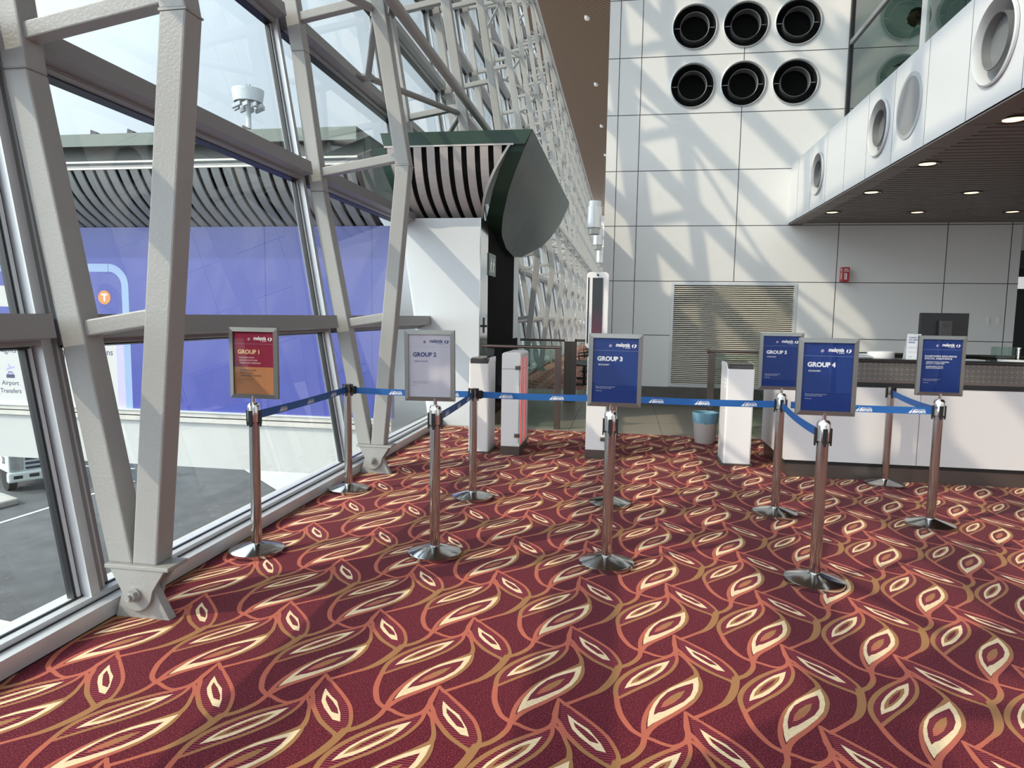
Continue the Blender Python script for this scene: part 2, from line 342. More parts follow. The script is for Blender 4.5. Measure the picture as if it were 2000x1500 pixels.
# ============================================================ BACK WALL (setting)
WY = 12.0
def wall_faces(mb, x0, x1, z0, z1, mi=0): mb.add([(x0,WY,z0),(x1,WY,z0),(x1,WY,z1),(x0,WY,z1)], [(0,1,2,3)], mi)
def holed(mb, plane, c, r, hu, hv, n=48, mi=0):
    """rectangle with a round hole; plane(u,v)->xyz"""
    cu, cv = c; I, O = [], []
    for i in range(n):
        a = 2*math.pi*i/n+math.pi/4; co, si = math.cos(a), math.sin(a)
        I.append((cu+r*co, cv+r*si)); k = min(hu/abs(co) if abs(co) > 1e-9 else 9e9, hv/abs(si) if abs(si) > 1e-9 else 9e9); O.append((cu+k*co, cv+k*si))
    # snap the nearest outer points to the corners so the rectangle closes
    for su in (-1, 1):
        for sv in (-1, 1):
            cx, cy = cu+su*hu, cv+sv*hv; j = min(range(n), key=lambda q: (O[q][0]-cx)**2+(O[q][1]-cy)**2); O[j] = (cx, cy)
    mb.add([plane(*q) for q in I]+[plane(*q) for q in O], [(i, (i+1) % n, n+(i+1) % n, n+i) for i in range(n)], mi)
mb = MB()
wall_faces(mb, -.42, .74, .32, 2.11); wall_faces(mb, 2.76, 6.03, .32, 2.11); wall_faces(mb, .74, 2.76, 2.09, 2.11)
wall_faces(mb, -.42, 6.03, 2.11, 4.825)
for zc in (5.285, 6.205):
    wall_faces(mb, -.42, .55, zc-.46, zc+.46); wall_faces(mb, 2.95, 9.5, zc-.46, zc+.46)
    for xc in (.95, 1.75, 2.55): holed(mb, lambda u, v: (u, WY, v), (xc, zc), .355, .40, .46)
wall_faces(mb, -.42, 9.5, 6.665, 15.5); wall_faces(mb, 6.03, 9.5, 3.05, 4.825)
mb.add([(-.42,WY,0),(-.42,95,0),(-.42,95,15.5),(-.42,WY,15.5)], [(0,3,2,1)])
mb.add([(6.03,WY,0),(6.03,20,0),(6.03,20,3.1),(6.03,WY,3.1)], [(0,1,2,3)])
wb = mb.build('wall_back', [white_p, joint]); struct(wb)
mb = MB()
for z in (1.2, 2.112, 3.03, 3.935, 4.845, 5.76, 6.675, 7.59, 8.5):
    if z == 1.2: mb.box(-.42, .74, WY-.001, WY, z-.006, z+.006); mb.box(2.76, 6.03, WY-.001, WY, z-.006, z+.006)
    else: mb.box(-.42, 6.03 if z < 3.1 else 9.4, WY-.001, WY, z-.006, z+.006)
for x, z0, z1 in ((-.24, .32, 9.4), (.12, .32, 9.4), (1.745, 2.11, 4.93), (1.745, 5.64, 5.85), (1.745, 6.56, 9.4), (3.345, .32, 9.4), (4.965, .32, 9.4), (5.885, .32, 9.4)):
    mb.box(x-.006, x+.006, WY-.0012, WY, z0, z1)
mb.build('panel_joints', joint, wb)
mb = MB(); mb.box(-.42, 6.03, WY-.012, WY+.02, 0, .32); struct(mb.build('baseboard_back', mat('dark stone skirting', (.10, .09, .08), .3, var=(6, .2))))

# round air nozzles set in the wall
def nozzle(org, ax, r, name, label, group, slim=False):
    """ax = outward normal axis: 'y' -> faces -Y, 'x' -> faces -X"""
    t_ = thing(name, org, label, 'air vent', group)
    def P(rr, d): return (rr, d)
    m = MB(); m.lathe([(r*1.045, -.004), (r*1.05, -.022), (r*1.01, -.030), (r*.975, -.012)]+([(r*.93, .10), (r*.885, .35)] if slim else [(r*.972, .01)]), axis=ax, n=56)
    m.build('rim', alu if not slim else mat('pale grey nozzle paint', (.55, .56, .57), .4), t_, origin=(0,0,0))
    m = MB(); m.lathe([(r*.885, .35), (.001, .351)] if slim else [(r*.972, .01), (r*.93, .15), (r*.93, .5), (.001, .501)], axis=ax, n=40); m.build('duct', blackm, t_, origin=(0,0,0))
    m = MB(); m.lathe([(r*.66, -.008), (r*.675, -.012), (r*.675, .16), (r*.645, .16), (r*.645, -.012), (r*.66, -.016)]+([(r*.645, .05), (.001, .06)] if slim else []), axis=ax, n=48)
    m.build('inner_ring', mat('grey nozzle ring', (.22, .225, .23), .4, .3), t_, origin=(0,0,0))
    for s_ in (-1, 1):
        m = MB(); a, b2 = r*.66*s_, r*.93*s_
        if ax == 'y': m.tube((a, .05, 0), (b2, .05, 0), .006, n=6)
        else: m.tube((.05, a, 0), (.05, b2, 0), .006, n=6)
        m.build('strut', alu, t_, origin=(0,0,0))
    return t_
for zr, row in ((6.205, 'upper'), (5.285, 'lower')):
    for xc, nm in ((.95, 'left'), (1.75, 'middle'), (2.55, 'right')):
        nozzle((xc, WY, zr), 'y', .345, 'air_nozzle', '%s round black air nozzle in the %s row of the white panel wall' % ('middle' if nm == 'middle' else nm+'most', row), 'round air nozzles in the panel wall')
# louvre
t_ = thing('louvre_grille', (1.75, WY, .33), 'large slatted metal air grille low in the white panel wall', 'vent')
m = MB(); m.box(.74, .785, WY-.01, WY+.03, .33, 2.09); m.box(2.715, 2.76, WY-.01, WY+.03, .33, 2.09); m.box(.785, 2.715, WY-.01, WY+.03, .33, .37); m.box(.785, 2.715, WY-.01, WY+.03, 2.05, 2.09); m.build('grille_frame', alu, t_)
m = MB(); k = .375
while k < 2.05: m.add([(.785,WY-.004,k),(2.715,WY-.004,k),(2.715,WY+.034,k+.022),(.785,WY+.034,k+.022),(.785,WY-.004,k+.012),(2.715,WY-.004,k+.012)], [(0,1,5,4),(4,5,2,3),(0,3,2,1)]); k += .0335
m.build('slats', mat('champagne louvre blades', (.80, .75, .64), .4, .15), t_)
m = MB(); m.box(.785, 2.715, WY+.05, WY+.06, .35, 2.07); m.build('backing', blackm, t_)
# call point + switches
t_ = thing('fire_call_point', (3.45, WY, 2.12), 'small red fire alarm box projecting from the white wall', 'fire alarm')
m = MB(); m.box(3.40, 3.50, WY-.16, WY, 2.12, 2.35); m.build('housing', mat('red enamel', (.42, .012, .02), .35), t_, bevel=.004)
m = MB(); ux, uy = (1,0,0), (0,0,1)
put_text(m, 'FIRE', .035, (3.45, WY-.1612, 2.30), align='c', bold=.02); put_text(m, 'ALARM', .025, (3.45, WY-.1612, 2.275), align='c', bold=.02)
m.box(3.425, 3.435, WY-.1612, WY-.16, 2.15, 2.26); m.box(3.445, 3.465, WY-.1612, WY-.16, 2.15, 2.25)
put_text(m, 'FIRE', .05, (3.3988, WY-.08, 2.29), ux=(0,-1,0), align='c', bold=.02)
for k in range(4): m.box(3.3988, 3.40, WY-.11+.012*k, WY-.104+.012*k, 2.16, 2.26)
m.build('lettering', white_ink, t_)
for i, (x, lb) in enumerate(((5.652, 'left of the two small white wall switches'), (5.795, 'right of the two small white wall switches'))):
    t_ = thing('wall_switch', (x, WY, 1.53), lb, 'switch', 'white switches on the wall'); m = MB(); m.box(x-.022, x+.022, WY-.02, WY, 1.47, 1.59); m.build('switch_plate', white_b, t_, bevel=.006)
    m = MB(); m.box(x-.012, x+.012, WY-.028, WY-.02, 1.505, 1.555); m.build('rocker', white_b, t_, bevel=.003)

# ============================================================ MEZZANINE (setting)
FX, FZ0, FZ1 = 2.565, 3.05, 3.985
mb = MB(); ys = [12.0, 11.5, 10.72, 9.94, 9.14, 8.36, 7.6, 6.82, 6.05, 5.27, 4.49, 3.7, 2.9, 2.1]
noz = {10.33: .27, 7.98: .275, 5.66: .29}
mz = (FZ0+FZ1)/2; spk = 7.21
for a, b2 in zip(ys, ys[1:]):
    hit = [q for q in list(noz) if b2 < q < a]
    if hit:
        q = hit[0]; hv = (FZ1-FZ0)/2; hu = min(a-q, q-b2)
        holed(mb, lambda u, v: (FX, u, v), (q, mz), noz[q], hu, hv)
        for y0, y1 in ((b2, q-hu), (q+hu, a)):
            if y1-y0 > 1e-4: mb.add([(FX,y0,FZ0),(FX,y1,FZ0),(FX,y1,FZ1),(FX,y0,FZ1)], [(0,3,2,1)])
    else: mb.add([(FX,b2,FZ0),(FX,a,FZ0),(FX,a,FZ1),(FX,b2,FZ1)], [(0,3,2,1)])
mb.add([(FX,2.1,FZ1),(FX,12,FZ1),(9.4,12,FZ1),(9.4,2.1,FZ1)], [(0,1,2,3)])
mb.add([(FX,2.1,FZ0),(9.4,2.1,FZ0),(9.4,2.1,FZ1),(FX,2.1,FZ1)], [(0,1,2,3)])
fas = struct(mb.build('trim_1', [white_g])); fas['label'] = 'white panelled edge of the mezzanine'
mb = MB()
for y in ys[1:-1]: mb.box(FX-.001, FX, y-.004, y+.004, FZ0, FZ1)
mb.build('panel_joints', mat('grey fascia joint', (.16, .16, .18), .6), fas)
mb = MB(); mb.box(FX, 2.77, 2.1, 12, FZ0-.012, FZ0+.012)
for y in ys[1:-1]: mb.box(FX-.0005, 2.7705, y-.003, y+.003, FZ0-.0128, FZ0-.0119, 1)
struct(mb.build('trim_2', [mat('brown metal edge', (.17, .135, .125), .4), blackm]))
mb = MB(); y = 2.12
while y < 11.98: mb.box(2.80, 9.4, y, y+.085, FZ0+.005, FZ0+.02); y += .125
mb.box(2.77, 9.4, 2.1, 12, FZ0+.06, FZ0+.07, 1)
struct(mb.build('ceiling_mezzanine', [mat('dark grey linear ceiling', (.19, .18, .17), .45), blackm]))
for y, r, lb in ((10.33, .27, 'nearest the corner'), (7.98, .275, 'beside the flat speaker disc'), (5.66, .29, 'nearest the right edge of the photo')):
    nozzle((FX, y, mz), 'x', r, 'air_nozzle', 'grey round air nozzle in the white mezzanine edge, '+lb, 'round air nozzles in the mezzanine edge', True)
t_ = thing('speaker_grille', (FX, spk, mz), 'flat grey perforated disc in the white mezzanine edge', 'speaker')
m = MB(); m.lathe([(.30, 0), (.30, -.008), (.262, -.012)], c=(0,0,0), axis='x', n=48); m.build('rim', mat('mid grey rim', (.40, .41, .42), .5), t_, origin=(0,0,0))
pm = mat('perforated grey disc', (.24, .245, .25), .5, bump=(300, .6, .001)); m = MB(); m.lathe([(.262, -.012), (.001, -.013)], axis='x', n=48); m.build('grille', pm, t_, origin=(0,0,0))
lamp_on = mat('warm downlight lamp', (1, .9, .7), emit=(1, .78, .5), estr=1.8)
dls = [(2.89, 10.75, 'on the left row, deepest'), (2.89, 9.13, 'on the left row, second deepest'), (2.89, 7.55, 'on the left row, second nearest'), (2.88, 5.99, 'on the left row, nearest'),
       (4.05, 10.81, 'middle row near the wall'), (4.05, 9.24, 'middle row, nearer one'), (5.29, 10.83, 'rightmost, near the wall')]
for x, y, lb in dls:
    t_ = thing('downlight', (x, y, FZ0), 'round recessed downlight in the dark slatted ceiling, '+lb, 'ceiling light', 'downlights under the mezzanine')
    m = MB(); m.lathe([(.125, .004), (.125, -.006), (.105, -.006), (.10, .0)], n=32); m.build('trim_ring', black, t_, origin=(0,0,0))
    m = MB(); m.lathe([(.104, -.002), (.085, .03), (.06, .035)], n=32); m.build('reflector', chrome, t_, origin=(0,0,0))
    m = MB(); m.lathe([(.075, .0), (.001, .0)], n=24); m.build('lamp', lamp_on, t_, origin=(0,0,0))
# mezzanine glass front
mb = MB(); GX = 3.35
wn = struct(MB().box(GX-.03, GX+.03, 2.1, 11.99, 5.79, 5.86).box(GX-.03, GX+.03, 2.1, 11.99, 3.985, 4.02).box(GX-.03, GX+.03, 2.1, 11.99, 8.4, 8.5).build('window_30', alu_dark))
m = MB()
for y in (9.1, 6.1, 3.1): m.box(GX-.04, GX+.04, y-.03, y+.03, 3.99, 8.5)
m.build('mullion', alu, wn); MB().box(GX-.035, GX+.035, 11.93, 11.99, 3.99, 8.5).build('edge_gasket', black, wn)
MB().box(GX-.006, GX+.006, 2.1, 11.93, 4.0, 8.45).build('pane', G_mez, wn)
mb = MB(); mb.box(GX, 9.4, 2.1, 12, 8.5, 8.6); struct(mb.build('ceiling_upper', mat('upper ceiling grey', (.3, .3, .29), .6)))
mb = MB(); mb.box(9.4, 9.5, -6, 20, 0, 15.5); struct(mb.build('wall_right', mat('light plaster', (.62, .61, .60), .7)))
mb = MB()                                          # unseen glass wall added behind the camera to let sky light in
for x in range(-2, 10, 3): mb.box(x-.05, x+.05, -6.15, -6, 0, 16)
for z in (0, 2.7, 5.4, 8.1, 10.8, 13.5): mb.box(-2.62, 9.5, -6.14, -6.02, z, z+.1)
wn = struct(mb.build('window_31', alu)); MB().box(-2.62, 9.5, -6.086, -6.074, 0, 16).build('pane', G_win, wn)
mb = MB(); mb.box(-7, 3, 95, 95.2, 0, 16); struct(mb.build('wall_far', white_p))
# high timber ceiling
def cz(x): return 15.2-.4*(x+4)
wood = mat('brown timber slats', (.20, .115, .062), .5); t, b = nodes(wood); tc = N(t, 'ShaderNodeTexCoord'); s = N(t, 'ShaderNodeSeparateXYZ'); t.links.new(tc.outputs['Object'], s.inputs[0])
g = stripes(t, s, .22, .68); mx = N(t, 'ShaderNodeMixRGB', ins={1: (.23, .135, .072, 1), 2: (.045, .024, .014, 1)}); t.links.new(g.outputs[0], mx.inputs[0]); t.links.new(mx.outputs[0], b.inputs['Base Color'])
mb = MB(); mb.prism([(-5.3, cz(-5.3)), (9.5, cz(9.5)), (9.5, cz(9.5)+.2), (-5.3, cz(-5.3)+.2)], 'y', -6.2, 95.2); struct(mb.build('ceiling', wood))
for i, (x, y, z) in enumerate(((-2.08, 31.35, 14.43), (-2.06, 40, 14.42), (-2.05, 48.5, 14.41), (-2.05, 57, 14.41))):
    t_ = thing('ceiling_spotlight', (x, y, z), ['nearest', 'second nearest', 'third nearest', 'farthest visible'][i]+' tiny white spotlight under the brown timber ceiling', 'ceiling light', 'small lights under the timber ceiling')
    m = MB(); m.lathe([(.001, -.16), (.10, -.12), (.13, -.02), (.12, .08)], n=16); m.build('lamp_body', white_b, t_, origin=(0,0,0))
# far right, past the end of the wall
mb = MB(); mb.box(6.03, 9.4, 17, 17.1, 0, 3.1); struct(mb.build('wall_beyond', mat('dim grey wall', (.10, .105, .11), .5)))
q = at(1990, 548, Y=13)
t_ = thing('hanging_sign', (6.6, 13, 2.2), 'black overhead sign with a white lit symbol past the wall end', 'sign')
m = MB(); m.box(q.x-.08, q.x+.7, 13, 13.06, 2.0, 2.42); m.box(q.x-.02, q.x+0, 13.02, 13.04, 2.42, 3.06); m.box(q.x+.6, q.x+.62, 13.02, 13.04, 2.42, 3.06); m.build('sign_box', black, t_)
m = MB(); m.box(q.x-.05, q.x+.10, 12.997, 13, 2.08, 2.28); disc(m, (q.x+.22, 12.997, 2.24), .03, (1,0,0), (0,0,1)); poly2(m, [(0,0),(.10,.06),(.10,.09),(-.02,.03)], (q.x+.2, 12.997, 2.10), (1,0,0), (0,0,1));  m.build('lettering', mat('lit white sign', (.9, .9, .9), emit=(1, 1, 1), estr=.5), t_)

# ============================================================ LEANING GLASS WALL (setting)
LEAN = .168
def gx(z): return -2.56-LEAN*z                      # the glass plane
UZ = Vector((-LEAN, 0, 1)).normalized(); UN = Vector((1, 0, LEAN)).normalized()
H_GL = 14.4
def on_glass(z, off): return Vector((gx(z), 0, z))+UN*off
def slab(mb, y0, y1, z0, z1, o0, o1, mi=0):
    """box lying in the leaning plane: heights z0..z1, offsets o0..o1 to the inside"""
    c = [on_glass(z, o) for z in (z0, z1) for o in (o0, o1)]
    return mb.add([(c[0].x,y0,c[0].z),(c[1].x,y0,c[1].z),(c[1].x,y1,c[1].z),(c[0].x,y1,c[0].z),(c[2].x,y0,c[2].z),(c[3].x,y0,c[3].z),(c[3].x,y1,c[3].z),(c[2].x,y1,c[2].z)],
        [(0,3,2,1),(4,5,6,7),(0,1,5,4),(1,2,6,5),(2,3,7,6),(3,0,4,7)], mi)
BAY = 3.165; MY0 = 2.83; ROWS = [1.385+1.37*k for k in range(10)]
def mullion(mb, y):
    slab(mb, y, y+.055, .10, H_GL, -.02, .075, 0); slab(mb, y+.055, y+.10, .10, H_GL, -.02, .055, 1); slab(mb, y+.10, y+.135, .10, H_GL, -.02, .035, 0); slab(mb, y+.135, y+.175, .10, H_GL, -.02, .020, 1)
    slab(mb, y-.012, y, .10, H_GL, -.02, .02, 2); slab(mb, y-.028, y-.012, .10, H_GL, -.02, .028, 0); slab(mb, y-.042, y-.028, .10, H_GL, -.02, .018, 2)
    slab(mb, y+.0, y+.10, .10, H_GL, -.045, -.02, 1)
def transoms(mb, y0, y1, first=0):
    for z in ROWS[first:]:
        slab(mb, y0, y1, z-.055, z+.055, .018, .20, 0); slab(mb, y0, y1, z-.075, z-.055, -.02, .10, 0); slab(mb, y0, y1, z-.082, z-.075, -.02, .05, 1)
mul_side = mat('grey mullion side', (.30, .295, .29), .4, .3)
def make_bay(n, simple=False, base=None):
    y = MY0+(n-1)*BAY
    if base is not None:
        o = copy_tree(base); o.location.y = base.location.y+(y-base['y0']); return o
    m = MB(); mullion(m, y)
    wnd = m.build('window_1', [alu, mul_side, gasket], origin=(0,0,0)); struct(wnd); wnd['y0'] = y
    m = MB(); transoms(m, y+.16, y+BAY-.04); m.build('transom', [alu_dark, gasket], wnd, origin=(0,0,0))
    m = MB(); slab(m, y+.14, y+BAY-.04, .11, H_GL, -.006, .006); m.build('pane', G_win, wnd, origin=(0,0,0)); return wnd
b1 = make_bay(1)
k = 2
for n in (2, 0, -1)+tuple(range(3, 29)):
    o = make_bay(n, base=b1); o.name = 'window_%d' % k; k += 1
# the floor sill of the glass
mb = MB(); mb.box(-2.62, -2.43, -6, 95, 0, .085, 0); mb.box(-2.62, -2.50, -6, 95, .085, .115, 0); mb.box(-2.50, -2.494, -6, 95, .0855, .09, 1); mb.box(-2.56, -2.548, -6, 95, .115, .122, 1); mb.box(-2.4302, -2.4285, -6, 95, -.001, .006, 1)
struct(mb.build('trim_3', [alu, gasket]))
mb = MB(); mb.box(-2.75, -2.62, -6, 95, -5, .06); struct(mb.build('wall_lower', mat('pale concrete', (.45, .45, .44), .8)))

# ============================================================ STEEL TRUSS FRAMES
TP = .13; FD = .125
# a frame's truss plane starts at its local y = 0
def chord_l(z): return -2.40-.19*z if z < 2.6 else -2.894-.135*(z-2.6) if z < 3.84 else -3.0614-LEAN*(z-3.84)             # left edge of the outer chord
def inner_l(z):                                     # left edge of the inner chord
    if z < 2.82: return -2.325+(z-.26)*(.245/2.56)
    if z < 12.7: return -2.08-LEAN*(z-2.82)
    return -2.08-LEAN*9.88-.36*(z-12.7)
def bar(mb, pts, wdt, y0, y1):
    """flat-sided bar through (x,z) left-edge points, wdt wide in x"""
    for (xa, za), (xb, zb) in zip(pts, pts[1:]): mb.prism([(xa, za), (xa+wdt, za), (xb+wdt, zb), (xb, zb)], 'y', y0, y1)
def make_frame(full=True, zb=.27):
    t_ = thing('steel_truss', (0, 0, 0), 'x', 'steel truss', 'leaning steel trusses along the glass wall')
    def B(m, nm, bev=.012, mt=None): return m.build(nm, mt or steel_paint, t_, origin=(0,0,0), bevel=bev if full else 0)
    one = MB()
    m = MB() if full else one; bar(m, [(chord_l(q), q) for q in ([zb, 2.6, 3.84, 14.2] if zb < 1 else [zb, 3.84, 14.2])], TP, 0, FD)
    if full: B(m, 'outer_chord', .010)
    segs = [[(inner_l(.27), .27), (inner_l(2.8199), 2.82)], [(inner_l(2.821), 2.82), (inner_l(12.7), 12.7)], [(inner_l(12.7), 12.7), (inner_l(14.2), 14.2)]]
    if zb > 1: segs = [[(inner_l(zb), zb), (inner_l(12.7), 12.7)], segs[2]]
    for s_ in segs:
        m = MB() if full else one; bar(m, s_, TP, 0, FD)
        if full: B(m, 'inner_chord', .010)
    for z in ((2.82, 12.7) if full and zb < 1 else ()):
        m = MB(); m.prism([(inner_l(z)-.003, z-.006), (inner_l(z)+TP+.003, z-.004), (inner_l(z)+TP+.003, z+.004), (inner_l(z)-.003, z+.006)], 'y', -.003, FD+.003)
        B(m, 'weld_seam', 0)
    for i in range(10):
        z = 1.40+1.37*i; xl = chord_l(z)+TP-.01
        if z > 14: break
        if z < zb: continue
        zr = z; xr = inner_l(z+.1)+.005; dz = (xr-xl)*LEAN
        m = MB() if full else one; m.prism([(xl, z-.035), (xr, z-.035+dz), (xr, z+.045+dz), (xl, z+.045)], 'y', .02, FD-.02)
        if full: B(m, 'rung', .008)
    if zb > 1: return t_
    # hinge shoe
    m = MB() if full else one; m.box(-2.455, -2.115, -.025, FD+.005, .252, .272)
    if full: B(m, 'cap_plate', .003)
    arc = [(-2.298+.085*math.cos(a), .130+.085*math.sin(a)) for a in [math.radians(q) for q in range(200, 345, 12)]]
    for y in (-.02, .06):
        m = MB() if full else one; m.prism([(-2.43, .252), (-2.365, .13)]+arc[1:]+[(-2.205, .15), (-2.14, .252)], 'y', y, y+.022)
        if full: B(m, 'hinge_cheek', .002)
    m = MB() if full else one; m.prism([(-2.425, 0), (-2.385, .13), (-2.36, .2), (-2.24, .2), (-2.205, .13), (-2.135, 0)], 'y', .004, .055)
    if full: B(m, 'base_lug', .002)
    if full:
        m = MB(); m.tube((-2.298, -.035, .130), (-2.298, FD*.0+.10, .130), .034, n=24); m.tube((-2.298, -.060, .130), (-2.298, -.035, .130), .028, n=6); m.tube((-2.298, -.078, .130), (-2.298, -.060, .130), .015, n=14); B(m, 'hinge_bolt', 0)
    for z in (4.17, 8.30, 12.45):
        ix = inner_l(z)+TP
        m = MB() if full else one; m.box(inner_l(z)-.02, ix+.044, .045, .06, z-.05, z+.05); m.box(ix+.03, ix+.043, .0, FD, z-.05, z+.02)
        if full: B(m, 'bracket', 0)
    if not full: one.build('frame', steel_paint, t_, origin=(0,0,0))
    return t_
proto = make_frame(); proto_far = make_frame(False); proto_cut = make_frame(True, 3.76)
names = {1: 'nearest leaning steel truss, its V foot bolted down at the bottom left', 2: 'second leaning steel truss, V foot beside the post at the glass', 3: 'steel truss rising out of the green canopy behind the second V frame',
         4: 'first leaning steel truss beyond the grey doorway jamb', 0: 'steel truss standing level with the photographer', -1: 'steel truss just behind the photographer', -2: 'second steel truss behind the photographer'}
for n in range(-2, 28):
    src = proto_cut if n == 3 else proto if n <= 7 else proto_far
    o = src if n in (1, 3, 9) else copy_tree(src)
    o.location = (0, 2.885+(n-1)*BAY, 0)
    o['label'] = names.get(n, 'one of the pale steel trusses receding beyond the green canopy to the far end')
    if n not in names: o['group'] = 'far trusses beyond the canopy'
def make_brace(z, full):
    t_ = thing('pipe_brace', (0, 0, 0), 'x', 'pipe brace', 'round pipe braces between the trusses'); jx = gx(z)+.28; one = MB()
    for (pa, pb) in (((inner_l(z), FD+.01, z), (jx+.04, BAY/2+.0, z-.02)), ((inner_l(z), BAY-.01, z), (jx+.04, BAY/2+.14, z-.02))):
        m = MB() if full else one; m.tube(pa, pb, .036, n=14 if full else 8)
        if full: m.build('brace_tube', steel_paint, t_, origin=(0,0,0))
    m = MB() if full else one; m.obox((jx, BAY/2+.07, z-.02), (.09, 0, 0), (0, .10, 0), (0, 0, .012))
    if full: m.build('gusset', steel_paint, t_, origin=(0,0,0))
    else: one.build('brace', steel_paint, t_, origin=(0,0,0))
    return t_
for z, nm in ((4.17, 'lowest'), (8.30, 'middle'), (12.45, 'top')):
    pf, pc = make_brace(z, True), make_brace(z, False)
    for n in range(-2, 27):
        src = pf if n <= 7 else pc; o = src if n in (1, 9) else copy_tree(src); o.location = (0, 2.885+(n-1)*BAY, 0)
        if nm == 'lowest' and n in (1, 2): o['label'] = ['pair of round pipe braces between the nearest and second truss above the upper transom', 'round pipe braces meeting at a joint just behind the second truss'][n-1]
        else: o['label'] = 'pipe braces in the %s row between %s trusses' % (nm, 'receding' if n > 2 else 'the nearest'); o['group'] = '%s row of pipe braces, %s' % (nm, 'far' if n > 2 else 'near')
for z, lb in ((4.17, 'long round steel pipe running along the trusses just above the green canopy'), (8.30, 'long round steel pipe running along the trusses at mid height'), (12.45, 'highest long steel pipe along the trusses, just under the timber ceiling')):
    ix = inner_l(z)+TP+.105; r = .052 if z < 9 else .06
    if z == 8.30: continue
    t_ = thing('steel_pipe', (ix, 0, z), lb, 'pipe'); m = MB(); m.tube((ix, -6, z), (ix, 88, z), r, n=20); m.build('pipe', steel_paint, t_)

# ============================================================ PORTAL BOX AND JET BRIDGE
mb = MB(); PX = -1.925
pw = mat('satin white portal panel', (.62, .64, .665), .35, bump=(.8, .1, .01))
mb.add([(-2.62,9.0,0),(PX,9.0,0),(PX,9.0,2.765),(gx(2.765),9.0,2.765)], [(0,1,2,3)])
mb.add([(PX,9.0,2.765),(PX,12.3,2.765),(gx(2.765),12.3,2.765),(gx(2.765),9.0,2.765)], [(0,1,2,3)])
wp = struct(mb.build('wall_portal', [pw]))
MB().box(PX-.002, PX+.004, 9.0, 9.50, 0, 2.765).box(PX-.006, PX+.006, 8.996, 9.02, 0, 2.765).build('steel_jamb', inox, wp)
MB().box(PX-.002, PX+.004, 11.76, 12.27, 1.10, 2.765).build('far_jamb', alu, wp)
MB().box(PX-.02, PX, 9.50, 11.76, 0, 2.765).box(PX-.02, PX, 11.76, 12.27, 0, 1.10).build('dark_door_leaf', mat('dark grey door leaf', (.018, .018, .019), .9, spec=.05), wp)
t_ = thing('door_handle', (PX, 9.26, 1.33), 'small black lever handle on the steel door jamb', 'handle'); m = MB(); m.box(PX+.004, PX+.014, 9.235, 9.285, 1.25, 1.46); m.box(PX+.014, PX+.05, 9.25, 9.27, 1.33, 1.36); m.box(PX+.04, PX+.05, 9.20, 9.32, 1.335, 1.355); m.build('lever', black, t_)
t_ = thing('exit_sign', (PX, 9.52, 2.06), 'green-grey exit sign plate with pale pictograms beside the dark doorway', 'sign')
m = MB(); m.box(PX+.006, PX+.02, 9.52, 9.99, 2.05, 2.36); m.build('sign_plate', mat('sea green sign plate', (.20, .27, .25), .4), t_)
m = MB()
for yy in (9.62, 9.80):
    uy, uz = (0, 1, 0), (0, 0, 1); px = PX+.0215
    disc(m, (px, yy+.05, 2.285), .022, uy, uz, 14)
    poly2(m, [(-.02,.0),(.03,.0),(.05,.09),(.0,.10)], (px, yy, 2.16), uy, uz); poly2(m, [(0,0),(.02,0),(-.03,-.07),(-.05,-.07)], (px, yy, 2.165), uy, uz); poly2(m, [(0,0),(.025,0),(.06,-.05),(.04,-.075)], (px, yy, 2.165), uy, uz); poly2(m, [(0,0),(.06,-.03),(.06,-.01),(0,.02)], (px, yy+.04, 2.23), uy, uz)
m.build('pictogram', mat('pale sign print', (.85, .88, .80), emit=(.8, .85, .75), estr=.25), t_)

ARC = [(8.5,3.58),(8.53,3.42),(8.60,3.22),(8.74,3.03),(8.95,2.90),(9.2,2.80),(9.6,2.72),(10.2,2.63),(10.8,2.56)]
CAP = [(8.5,3.745,-1.19),(8.57,3.50,-1.31),(8.72,3.32,-1.42),(8.95,3.10,-1.55),(9.3,2.84,-1.68),(9.65,2.72,-1.76),(10,2.64,-1.82),(10.6,2.52,-1.86),(11.2,2.44,-1.83),(11.6,2.48,-1.76),(12,2.60,-1.65),(12.5,2.74,-1.54),(13,2.95,-1.44),(13.5,3.27,-1.31),(14.0,3.71,-1.19)]
t_ = thing('green_canopy', (-2.1, 8.5, 2.6), 'dark green jet bridge canopy with a curved slatted underside above the white portal', 'canopy')
RIMX = lambda z: np.interp(z, [2.45, 2.65, 2.84, 3.1, 3.32, 3.58, 3.745], [-2.07, -2.06, -1.90, -1.76, -1.63, -1.45, -1.42])
m = MB(); m.add([(-3.12,8.5,3.745),(-1.19,8.5,3.745),(-1.28,8.5,3.575),(-3.07,8.5,3.575)], [(0,1,2,3)]); m.add([(-3.12,8.5,3.745),(-1.19,8.5,3.745),(-1.19,14,3.745),(-3.15,14,3.745)], [(0,1,2,3)])
m.build('fascia', green_d, t_)
gp = mat('dark green planked panel', (.040, .062, .050), .45); t, b = nodes(gp); tc = N(t, 'ShaderNodeTexCoord'); s = N(t, 'ShaderNodeSeparateXYZ'); t.links.new(tc.outputs['Object'], s.inputs[0]); g = stripes(t, s, .62, .95)
mx = N(t, 'ShaderNodeMixRGB', ins={1: (.034, .052, .041, 1), 2: (.006, .010, .008, 1)}); t.links.new(g.outputs[0], mx.inputs[0]); t.links.new(mx.outputs[0], b.inputs['Base Color'])
m = MB(); cen = (11.2, 3.2, -1.46); top = [(y, 3.745, -1.19) for y in (13, 12, 11, 10, 9)]
loop = CAP+top; m.add([(q[2], q[0], q[1]) for q in loop]+[(cen[2], cen[0], cen[1])], [(i, (i+1) % len(loop), len(loop)) for i in range(len(loop))], 0, True); m.build('end_panel', gp, t_, sharp=60)
m = MB()                                            # the curved rim that joins slats and end panel
rim = [(y, z, x, float(RIMX(z))) for y, z, x in CAP[:9]]
